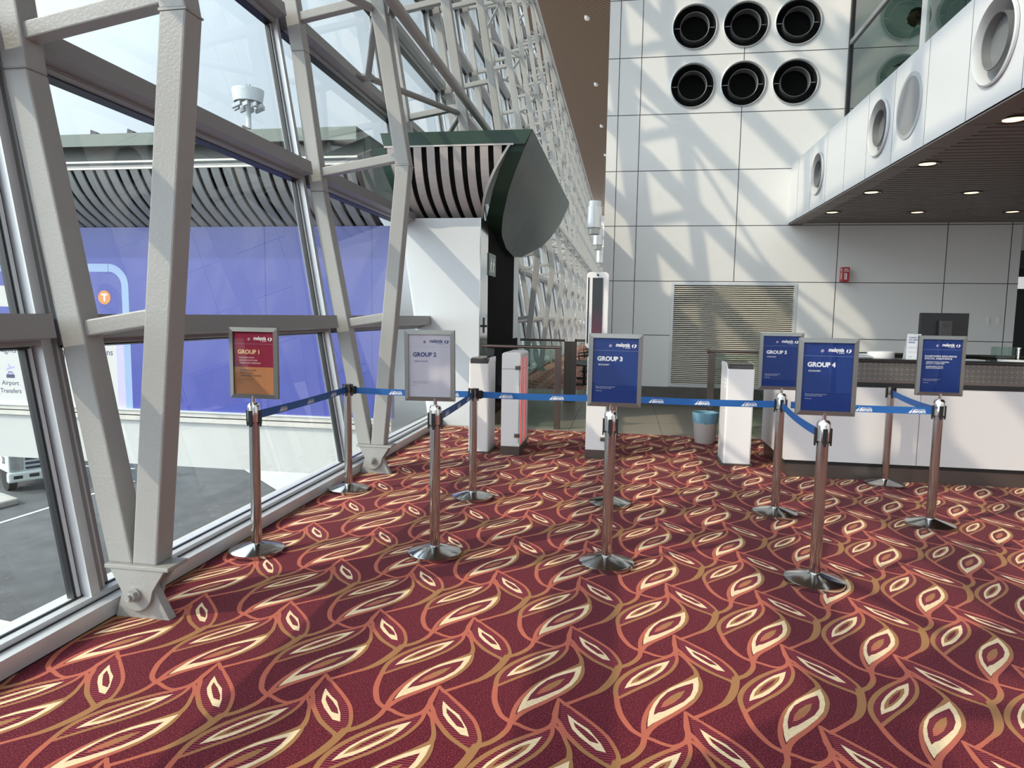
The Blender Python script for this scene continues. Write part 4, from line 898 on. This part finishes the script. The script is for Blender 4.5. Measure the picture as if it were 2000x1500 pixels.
def wing(x0, x1, y0, y1, h, label, side):
    t_ = thing('gate_pedestal', ((x0+x1)/2, (y0+y1)/2, 0), label, 'gate pedestal', 'white boarding gate pedestals')
    m = MB(); m.box(x0-.004, x1+.004, y0-.004, y1+.004, 0, .095); m.build('plinth', plinth, t_, bevel=.003)
    m = MB(); r = .035; pts = [(x0, .095), (x1, .095), (x1, h-r)]+[(x1-r+r*math.cos(a), h-r+r*math.sin(a)) for a in [math.radians(q) for q in (22, 45, 67, 90)]]+[(x0+r-r*math.sin(a), h-r+r*math.cos(a)) for a in [math.radians(q) for q in (0, 22, 45, 67, 90)]]
    m.prism(pts, 'y', y0, y1); m.build('body', white_b, t_, bevel=.003)
    xs = x1 if side > 0 else x0
    if side > 0:
        for yy in (y0+.05, y0+.33):
            m = MB(); m.box(xs, xs+.003, yy, yy+.007, .12, h-.06); m.box(xs, xs+.003, yy+.080, yy+.087, .12, h-.06); m.build('led_strip', led, t_)
            m = MB(); m.box(xs-.0, xs+.002, yy+.007, yy+.080, .12, h-.06); m.build('sensor_window', mat('grey sensor window', (.40, .33, .33), .2), t_)
        m = MB(); m.box(x1-.01, x1-.002, y0-.05, y0+.0, .14, h-.13); m.build('glass_wing', G_bar, t_)
    else:
        m = MB(); m.box(x1-.01, x1-.002, y0-.05, y0+.0, .14, h-.13); m.build('glass_wing', G_bar, t_)
    for zz in (.215, h-.16):
        m = MB(); m.box(x1-.055, x1+.004, y0-.022, y0, zz-.02, zz+.02); m.tube((x1-.042, y0-.028, zz), (x1-.042, y0-.02, zz), .013, n=16); m.build('hinge_clamp', inox_d, t_, bevel=.003)
    m = MB(); m.box(x0-.0005, x1+.0005, y0-.0006, y1+.0006, h-.178, h-.174); m.build('lid_seam', joint, t_)
    return t_
wing(-1.292, -1.09, 7.20, 7.80, 1.105, 'white gate pedestal with red light strips, second from the left', 1)
k3 = wing(-.385, -.175, 7.22, 7.80, 1.10, 'white gate pedestal carrying the tall camera panel, behind the GROUP 3 sign', -1)
t_ = thing('camera_panel', (-.29, 7.24, 1.16), 'tall white facial recognition panel with a dark screen above the GROUP 3 sign', 'kiosk screen')
m = MB(); rbox_p = [(-.412, 1.17), (-.185, 1.17), (-.185, 1.945)]; r = .025
pts = [(-.412, 1.17+r), (-.412+r, 1.17), (-.185-r, 1.17), (-.185, 1.17+r), (-.185, 1.955-r), (-.185-r, 1.955), (-.412+r, 1.955), (-.412, 1.955-r)]
m.prism(pts, 'y', 7.20, 7.27); m.build('housing', white_b, t_, bevel=.006)
scm = mat('camera panel display', (.01, .01, .012), .12); t, b = nodes(scm); tc = N(t, 'ShaderNodeTexCoord'); s = N(t, 'ShaderNodeSeparateXYZ'); cr = N(t, 'ShaderNodeValToRGB'); mr = N(t, 'ShaderNodeMapRange', ins={1: .05, 2: .72})
cr.color_ramp.elements[0].color = (.28, .006, .07, 1); cr.color_ramp.elements[1].position = .62; cr.color_ramp.elements[1].color = (.002, .003, .006, 1)
t.links.new(tc.outputs['Object'], s.inputs[0]); t.links.new(s.outputs['Z'], mr.inputs[0]); t.links.new(mr.outputs[0], cr.inputs[0]); t.links.new(cr.outputs[0], b.inputs['Emission Color']); b.inputs['Emission Strength'].default_value = .38
m = MB(); m.box(-.352, -.245, 7.192, 7.2, 1.22, 1.897); m.build('screen', scm, t_)
m = MB(); m.box(-.398, -.386, 7.196, 7.2, 1.22, 1.90); m.build('light_slot', blackm, t_)
m = MB(); m.tube((-.30, 7.192, 1.925), (-.30, 7.2, 1.925), .011, n=20); m.build('camera_lens', black, t_)
m = MB(); m.tube((-.36, 7.24, 1.10), (-.36, 7.24, 1.18), .022, n=16); m.lathe([(.001, 1.12), (.03, 1.14), (.001, 1.16)], c=(-.36, 7.24, 0), n=16); m.build('swivel_mount', black, t_)

# ============================================================ GLASS BARRIERS
def barrier(x0, x1, y, post_x, label, rail_z=1.085, pw3=.085, glass_h=1.0, n=1):
    t_ = thing('glass_barrier', ((x0+x1)/2, y, 0), label, 'glass barrier')
    m = MB(); m.tube((x0, y, rail_z), (x1, y, rail_z), .021, n=16); m.lathe([(.021, -.0), (.026, .004), (.026, .03), (.018, .045), (.001, .048)], c=(x0-.03, y, rail_z), axis='x', n=16); m.build('handrail', inox_d, t_)
    for px in post_x: m = MB(); m.box(px-pw3/2, px+pw3/2, y-.02, y+.02, 0, rail_z-.015); m.build('post', plinth, t_, bevel=.003)
    a, b2 = x0+.03, x1-.02
    m = MB(); m.box(a, b2, y-.006, y+.006, .03, rail_z-.03); m.build('glass_panel', G_bar, t_); return t_
barrier(-1.86, -.82, 9.02, [-.865], 'glass barrier with a steel rail behind the left gate pedestals')
barrier(1.06, 1.85, 9.02, [1.09], 'glass barrier with a steel rail behind the right gate pedestal and the waste bin')
t_ = barrier(-1.80, -1.04, 12.0, [-.995, -.885], 'farther glass barrier with twin dark posts before the second carpet', rail_z=1.075, pw3=.107)
barrier(-.84, -.46, 12.0, [], 'short dark railed glass panel between the twin dark posts and the panel wall', rail_z=1.08)

# waste bin
t_ = thing('waste_bin', (.985, 8.50, 0), 'grey waste bin with a light blue liner on the carpet edge', 'bin')
m = MB(); m.lathe([(.001, .0), (.112, .0), (.118, .01), (.150, .36), (.145, .36), (.113, .02), (.001, .02)], c=(.985, 8.50, 0), n=40); m.build('bucket', mat('grey bin plastic', (.50, .46, .44), .5), t_)
lm = mat('light blue bin liner', (.16, .33, .45), .35, bump=(55, 1.0, .008)); m = MB(); n = 48; vs = []; hs = (.245, .262, .30, .355, .372, .366, .30)
for i in range(n):
    a = 2*math.pi*i/n; wv = .004*math.sin(9*a)+.003*math.sin(17*a+1)
    for j, h_ in enumerate(hs): rr = (.144, .146, .149, .155, .152, .144, .136)[j]+wv*(.6 if j < 4 else .2); vs.append((.985+rr*math.cos(a), 8.50+rr*math.sin(a), h_+wv*(1.6 if j == 0 else .3)))
k = len(hs); m.add(vs, [(i*k+j, ((i+1) % n)*k+j, ((i+1) % n)*k+j+1, i*k+j+1) for i in range(n) for j in range(k-1)], 0, True); m.build('bin_liner', lm, t_)

# ============================================================ COUNTER
CX0, CX1, CY = 1.535, 5.6, 6.82
t_ = thing('boarding_counter', (3.4, 7.2, 0), 'long white boarding counter with a patterned steel band and black top', 'counter')
cf = mat('white counter laminate', (.70, .67, .67), .28, bump=(1.5, .08, .01))
for a, b2 in ((CX0, 2.70), (2.706, 4.1), (4.106, CX1)): m = MB(); m.box(a, b2, CY, CY+.03, .165, .885); m.build('front_panel', cf, t_)
m = MB(); m.box(CX0, CX0+.03, CY+.031, 7.95, .165, 1.12); m.build('side_panel', cf, t_)
m = MB(); m.box(CX0+.01, CX1, CY+.012, 7.6, .13, .166); m.box(CX0+.0, CX1, CY-.004, CY+.04, .885, .93); m.build('black_trim', black, t_)
m = MB(); m.box(CX0+.03, CX1, CY+.02, CY+.05, 0, .13); m.box(CX0+.03, CX0+.06, CY+.05, 7.95, 0, .165); m.build('kick_plate', plinth, t_)
pat = mat('ornamental steel band', (.24, .22, .205), .38, .6); t, b = nodes(pat); tc = N(t, 'ShaderNodeTexCoord')
s = N(t, 'ShaderNodeSeparateXYZ'); t.links.new(tc.outputs['Object'], s.inputs[0]); PP = .046
def cell(o):
    d = N(t, 'ShaderNodeMath', operation='DIVIDE', ins={1: PP}); f = N(t, 'ShaderNodeMath', operation='FRACT'); c = N(t, 'ShaderNodeMath', operation='SUBTRACT', ins={1: .5}); q = N(t, 'ShaderNodeMath', operation='ABSOLUTE')
    t.links.new(s.outputs[o], d.inputs[0]); t.links.new(d.outputs[0], f.inputs[0]); t.links.new(f.outputs[0], c.inputs[0]); t.links.new(c.outputs[0], q.inputs[0]); return q
def M2(op, a, b_=None, v=None):
    n_ = N(t, 'ShaderNodeMath', operation=op)
    t.links.new(a.outputs[0], n_.inputs[0])
    if b_ is not None: t.links.new(b_.outputs[0], n_.inputs[1])
    if v is not None: n_.inputs[1].default_value = v
    return n_
cx_, cz_ = cell('X'), cell('Z'); sq1 = M2('MAXIMUM', cx_, cz_); sq2 = M2('MULTIPLY', M2('ADD', cx_, cz_), v=.72); st = M2('MINIMUM', sq1, sq2); oct_ = M2('MAXIMUM', sq1, sq2)
e1 = M2('LESS_THAN', M2('ABSOLUTE', M2('SUBTRACT', oct_, v=.36)), v=.045); e2 = M2('LESS_THAN', M2('ABSOLUTE', M2('SUBTRACT', st, v=.17)), v=.035); e3 = M2('MAXIMUM', e1, e2)
mx = N(t, 'ShaderNodeMixRGB', ins={1: (.20, .185, .17, 1), 2: (.095, .088, .082, 1)}); t.links.new(e3.outputs[0], mx.inputs[0]); t.links.new(mx.outputs[0], b.inputs['Base Color'])
m = MB(); m.box(CX0, CX1, CY+.005, CY+.03, .955, 1.118); m.build('patterned_band', pat, t_)
m = MB(); m.box(CX0-.0, CX1, CY+.0, CY+.03, .93, .955); m.build('steel_strip', inox_d, t_)
m = MB(); m.box(CX0-.02, CX1, CY-.025, 7.35, 1.118, 1.150); m.build('worktop', mat('black worktop', (.014, .013, .013), .18), t_, bevel=.008)
m = MB(); m.box(CX0+.05, CX1, 7.37, 7.40, 0, 1.16); m.box(CX0+.03, CX1, 7.36, 7.43, 1.16, 1.185); m.build('rear_rail', mat('bronze black rail', (.03, .024, .018), .2, .5), t_, bevel=.005)
CT = 1.151
t_ = thing('paper_roll_box', (2.42, 7.02, CT), 'round white box with paper slips on the counter left of the small card', 'box')
m = MB(); m.lathe([(.001, CT), (.115, CT), (.118, CT+.005), (.118, CT+.058), (.110, CT+.062), (.09, CT+.055), (.001, CT+.055)], c=(2.40, 7.02, 0), n=36); m.build('tub', white_b, t_)
m = MB()
for i, (a, h_) in enumerate(((.15, .012), (-.05, .022), (.28, .032), (-.18, .006))):
    d = Vector((math.cos(a), math.sin(a), 0)); m.obox((2.235+.01*i, 6.96+.012*i, CT+h_), d*.075, Vector((-d.y, d.x, .2))*.03, (0, 0, .0015))
m.build('paper_slips', mat('white paper', (.72, .71, .72), .6), t_)
t_ = thing('tent_card', (2.63, 6.93, CT), 'upright white card with small blue text on the counter beside the monitor', 'card')
m = MB(); m.box(2.583, 2.70, 6.905, 6.910, CT, 1.385); m.add([(2.583,6.99,CT),(2.70,6.99,CT),(2.70,6.912,1.385),(2.583,6.912,1.385)], [(0,1,2,3)]); m.build('card', mat('white card stock', (.72, .75, .80), .5), t_)
m = MB()
for i, s_ in enumerate(('THANK YOU', 'FOR BEING', 'KIND')): put_text(m, s_, .019 if i < 2 else .024, (2.595, 6.9045, 1.345-.021*i-(.004 if i == 2 else 0)), bold=.03)
for zz in (1.262, 1.250, 1.215): put_text(m, 'Be courteous to staff', .009, (2.595, 6.9045, zz))
put_text(m, 'Airline', .012, (2.60, 6.9045, 1.170)); m.build('lettering', mat('navy card print', (.03, .06, .22), .5), t_)
t_ = thing('monitor', (2.86, 7.18, CT), 'back of a black computer monitor standing on the counter', 'monitor')
q0, q1 = at(1797, 611, Y=7.18), at(1892, 612, Y=7.18)
m = MB(); m.box(q0.x, q1.x, 7.16, 7.20, 1.30, q0.z-.0); mon = m.build('display_back', black, t_, bevel=.006)
m = MB(); mxm = (q0.x+q1.x)/2+.0; m.box(mxm-.055, mxm+.055, 7.115, 7.158, CT+.01, q0.z-.07); m.build('stand_column', mat('charcoal stand', (.055, .052, .05), .4), t_, bevel=.006)
m = MB(); m.box(mxm-.13, mxm+.13, 7.07, 7.28, CT, CT+.014); m.build('stand_foot', black, t_, bevel=.004)
m = MB(); zl = q0.z-.115; vs = []; n = 28
for i in range(n): a = 2*math.pi*i/n; vs += [(mxm+.027*math.cos(a), 7.1145, zl+.027*math.sin(a)), (mxm+.023*math.cos(a), 7.1145, zl+.023*math.sin(a))]
m.add(vs, [(2*i, (2*i+2) % (2*n), (2*i+3) % (2*n), 2*i+1) for i in range(n)]); put_text(m, 'DELL', .018, (mxm, 7.1145, zl-.0065), align='c', bold=.03); m.build('round_logo', mat('dark logo print', (.012, .012, .012), .3), t_)
t_ = thing('acrylic_holder', (3.42, 7.05, CT), 'small clear acrylic box holder at the right end of the counter', 'holder')
q0, q1 = at(1942, 678, Y=7.05), at(1978, 680, Y=7.05)
m = MB(); m.box(q0.x, q1.x, 7.0, 7.006, CT, q0.z); m.box(q0.x, q1.x, 7.10, 7.106, CT, q0.z); m.box(q0.x, q0.x+.006, 7.006, 7.10, CT, q0.z); m.box(q1.x-.006, q1.x, 7.006, 7.10, CT, q0.z); m.box(q0.x, q1.x, 7.0, 7.106, q0.z, q0.z+.005); m.build('clear_box', G_bar, t_)
t_ = thing('microphone_stand', (q1.x+.05, 7.05, CT), 'short chrome post beside the clear box on the counter', 'stand'); m = MB(); m.tube((q1.x+.05, 7.05, CT), (q1.x+.05, 7.05, q0.z-.01), .013, n=14); m.lathe([(.001, 0), (.022, .002), (.022, .012), (.001, .014)], c=(q1.x+.05, 7.05, q0.z-.012), n=16); m.build('post', chrome, t_)
for i, (x, y, a, w2, d2, lb) in enumerate(((3.15, 6.98, .1, .21, .15, 'white sheet of paper lying on the counter right of the assistance sign'), (3.48, 6.90, -.12, .20, .12, 'stack of white papers at the right end of the counter'))):
    m = MB(); c, s_ = math.cos(a), math.sin(a); m.obox((x, y, CT+.004+.004*i), (w2/2*c, w2/2*s_, 0), (-d2/2*s_, d2/2*c, 0), (0, 0, .003+.004*i)); tag(m.build('paper_sheet', MATS['white paper'], origin=(x, y, CT)), lb, 'paper', 'papers on the counter')

# ============================================================ WALL LIGHTS, SEATS, PERSON
cyl_m = mat('satin aluminium can', (.55, .55, .56), .3, .6)
for i, (yy, pts) in enumerate(((20, (1162, 393, 458)), (27, (1169, 440, 490)), (34, (1173, 483, 505)))):
    a, b2 = at(pts[0], pts[1], Y=yy), at(pts[0], pts[2], Y=yy); r = .20; x = a.x; zt, zb = a.z, b2.z
    if i: x += .0; zb = zt-.93
    t_ = thing('cylinder_light', (x, yy, zb), ['nearest large silver cylinder light beside the edge of the panel wall', 'second silver cylinder light, behind and below the nearest one', 'third and farthest silver cylinder light'][i], 'wall light', 'silver cylinder lights')
    h = zt-zb
    m = MB(); m.lathe([(.001, zt), (r*.85, zt), (r*.85, zt-.16*h), (r, zt-.17*h), (r, zb+.2*h), (r*.94, zb+.19*h)], c=(x, yy, 0), n=32); m.build('can', cyl_m, t_)
    m = MB(); m.lathe([(r*.78, zb+.19*h), (r*.78, zb), (r*.70, zb), (r*.66, zb+.12*h), (.001, zb+.14*h)], c=(x, yy, 0), n=32); m.build('lamp_collar', mat('dull collar', (.35, .34, .33), .4, .5), t_)
    m = MB(); m.box(x, -.42, yy-.03, yy+.03, zb+.42*h, zb+.56*h); m.build('arm', cyl_m, t_)
def seat_row(x, y, label):
    t_ = thing('beam_seating', (x, y, 0), label, 'seat row', 'black lounge seats beyond the barrier')
    m = MB(); m.box(x-.03, x+.03, y-.9, y+.9, .34, .40); m.build('beam', black, t_)
    for k in (-.6, 0, .6):
        m = MB(); m.prism([(x-.26, .44), (x+.22, .40), (x+.24, .43), (x-.25, .48)], 'y', y+k-.26, y+k+.26); m.build('seat', mat('black ribbed vinyl', (.02, .02, .02), .4, bump=(30, .4, .004)), t_, bevel=.01)
        m = MB(); m.prism([(x+.20, .42), (x+.25, .42), (x+.38, .98), (x+.33, 1.0), (x+.27, .96)], 'y', y+k-.26, y+k+.26); m.build('backrest', MATS['black ribbed vinyl'], t_, bevel=.01)
    for k in (-.75, .75):
        m = MB(); m.box(x-.03, x+.03, y+k-.03, y+k+.03, .05, .34); m.box(x-.28, x+.30, y+k-.03, y+k+.03, 0, .05); m.build('leg', black, t_)
        m = MB(); m.path([(x-.2, y+k, .40), (x-.24, y+k, .62), (x+.05, y+k, .66), (x+.28, y+k, .62)], .015, n=8); m.build('armrest', black, t_)
seat_row(-.86, 15.7, 'nearest row of black lounge seats seen through the gap left of the GROUP 3 sign')
seat_row(-.86, 19.2, 'second row of black lounge seats farther along the carpet')

# person on the mezzanine, seen from outside the glass
px, py_, pz = 3.84, 10.55, 3.985
pt = thing('person', (px, py_, pz), 'person with short dark hair in a white shirt standing behind the upper mezzanine glass', 'person')
_sp = {}
def sphere(nu=16, nv=10):
    if (nu, nv) not in _sp:
        vs = [(0, 0, 1)]+[(math.sin(math.pi*j/nv)*math.cos(2*math.pi*i/nu), math.sin(math.pi*j/nv)*math.sin(2*math.pi*i/nu), math.cos(math.pi*j/nv)) for j in range(1, nv) for i in range(nu)]+[(0, 0, -1)]
        fs = [(0, 1+i, 1+(i+1) % nu) for i in range(nu)]+[(1+(j-1)*nu+i, 1+j*nu+i, 1+j*nu+(i+1) % nu, 1+(j-1)*nu+(i+1) % nu) for j in range(1, nv-1) for i in range(nu)]
        last = len(vs)-1; o_ = 1+(nv-2)*nu; fs += [(last, o_+(i+1) % nu, o_+i) for i in range(nu)]; _sp[(nu, nv)] = (vs, fs)
    return _sp[(nu, nv)]
def skin(name, verts, edges, radii, m_, extra=None, vox=.011, it=8):
    """limbs as overlapping closed tapered capsules, fused into one continuous surface by a voxel remesh"""
    mb_ = MB(); R3 = [(r if isinstance(r, tuple) else (r, r)) for r in radii]
    def ball(c, r, nu=16, nv=10):
        vs, fs = sphere(nu, nv); h = min(r); mb_.add([(c[0]+x*r[0], c[1]+y*r[1], c[2]+z*h) for x, y, z in vs], fs)
    for i, c in enumerate(verts): ball(c, R3[i])
    for i, j in edges:
        a, b2 = Vector(verts[i]), Vector(verts[j]); n_ = max(2, int((b2-a).length/.02))
        for k in range(1, n_):
            t = k/n_; ball(a.lerp(b2, t), (R3[i][0]*(1-t)+R3[j][0]*t, R3[i][1]*(1-t)+R3[j][1]*t))
    if extra: extra(mb_, ball)
    me = bpy.data.meshes.new(name); me.from_pydata(mb_.v, [], mb_.f); o = bpy.data.objects.new(name, me); COL.objects.link(o); o.parent = pt
    rm = o.modifiers.new('remesh', 'REMESH'); rm.mode = 'VOXEL'; rm.voxel_size = vox; rm.use_smooth_shade = True; s_ = o.modifiers.new('smooth', 'SMOOTH'); s_.iterations = it; s_.factor = .5
    me.materials.append(m_); return o
skm = mat('brown skin', (.17, .085, .055), .55); shirt = mat('white shirt', (.80, .82, .80), .8); trou = mat('dark trousers', (.02, .02, .025), .8)
# faces -X, leaning a little forward; local coordinates
V = [(0,0,.93),(-.01,0,1.14),(-.02,0,1.33),(-.04,0,1.50),(-.05,0,1.58),
     (-.02,-.17,1.40),(-.04,-.24,1.14),(-.20,-.24,.98),(-.28,-.22,.96), (-.02,.17,1.40),(0,.25,1.13),(-.08,.24,.90),(-.10,.23,.83),
     (0,-.09,.84),(-.02,-.10,.48),(.02,-.10,.07),(-.12,-.11,.045), (0,.09,.84),(.04,.10,.48),(.06,.10,.07),(-.08,.11,.045)]
E_ = [(0,1),(1,2),(2,3),(3,4),(2,5),(5,6),(6,7),(7,8),(2,9),(9,10),(10,11),(11,12),(0,13),(13,14),(14,15),(15,16),(0,17),(17,18),(18,19),(19,20)]
R_ = [(.10,.13),(.09,.12),(.10,.14),.055,.05,.055,.045,.036,.03,.055,.045,.036,.03,.085,.062,.045,.035,.085,.062,.045,.035]
def hands_and_head(mb_, ball):
    vs, fs = sphere(32, 20); q = [headshape(*v) for v in vs]; mb_.add([(-.09+x*.095, y*.075, 1.625+z*.118) for x, y, z in q], fs)
    cap = lambda p, r: ball(p, (r, r), 10, 6)
    for s_ in (-1, 1):
        h = Vector((-.28, -.22, .96)) if s_ < 0 else Vector((-.10, .23, .83)); d = Vector((-1, 0, -.2)).normalized() if s_ < 0 else Vector((-.2, 0, -1)).normalized(); c_ = Vector((0, 1, 0))
        for u in range(-2, 3):
            for w_ in range(5): cap(h+d*(.012*w_)+c_*(u*.014), .016)
        for f, L_ in enumerate((.070, .082, .078, .062)):
            for k in range(9): t = k/8; cap(h+d*(.05+L_*t)+c_*((f-1.5)*.021)+Vector((.012*t*t, 0, -.012*t*t)) , .0095-.002*t)
        for k in range(7): t = k/6; cap(h+d*(.005+.045*t)+c_*(-s_*(.030+.028*t)), .011-.002*t)
        cap((-.07, s_*.078, 1.62), .018)
def headshape(x, y, z):
    if z < 0: y *= 1-.32*(-z)**1.3; x = x*(1-.12*(-z)) - .10*(-z)*(1 if x < 0 else .4)
    if x < -.75 and abs(y) < .22 and abs(z+.12) < .24: x -= .20*(1-abs(y)/.22)*(1-abs(z+.12)/.24)
    if x < -.7 and -.62 < z < -.45 and abs(y) < .3: x -= .05
    return x, y, z
skin('body', V, E_, R_, skm, extra=hands_and_head, vox=.007, it=3)
skin('shirt', [(0,0,1.0)]+V[1:3]+[(-.035,0,1.47)]+V[5:8]+V[9:12], [(0,1),(1,2),(2,3),(2,4),(4,5),(5,6),(2,7),(7,8),(8,9)], [(.118,.155),(.108,.145),(.118,.175),.072,.076,.060,.048,.076,.060,.048], shirt)
skin('trousers', [(0,0,.97),(0,-.085,.88),(0,.085,.88)]+V[14:16]+V[18:20], [(0,1),(0,2),(1,3),(3,4),(2,5),(5,6)], [(.122,.158),.105,.105,.078,.060,.078,.060], trou)
skin('shoes', [V[15][:2]+(.05,), V[16][:2]+(.04,), V[19][:2]+(.05,), V[20][:2]+(.04,)], [(0,1),(2,3)], [.052,.045,.052,.045], black, it=3)
def blob(name, c, r, m_, shape=None):
    bm = bmesh.new(); bmesh.ops.create_uvsphere(bm, u_segments=32, v_segments=20, radius=1)
    for v in bm.verts:
        x, y, z = v.co
        if shape: x, y, z = shape(x, y, z)
        v.co = Vector((c[0]+x*r[0], c[1]+y*r[1], c[2]+z*r[2]))
    me = bpy.data.meshes.new(name); bm.to_mesh(me); bm.free(); me.materials.append(m_)
    for p in me.polygons: p.use_smooth = True
    o = bpy.data.objects.new(name, me); COL.objects.link(o); o.parent = pt; return o
blob('hair', (-.075, 0, 1.650), (.104, .086, .108), mat('black hair', (.006, .005, .005), .6, bump=(90, .8, .004)), lambda x, y, z: (x if not (x < -.35 and z < .35) else x*.45, y, z if z > -.55 else -.55))

for s_ in (-1, 1): blob('eye', (-.171, s_*.030, 1.642), (.010, .013, .009), mat('eye white', (.5, .48, .45), .3)); blob('pupil', (-.180, s_*.030, 1.642), (.004, .006, .006), black)
blob('lips', (-.178, 0, 1.562), (.010, .024, .006), mat('lips', (.16, .05, .04), .5))
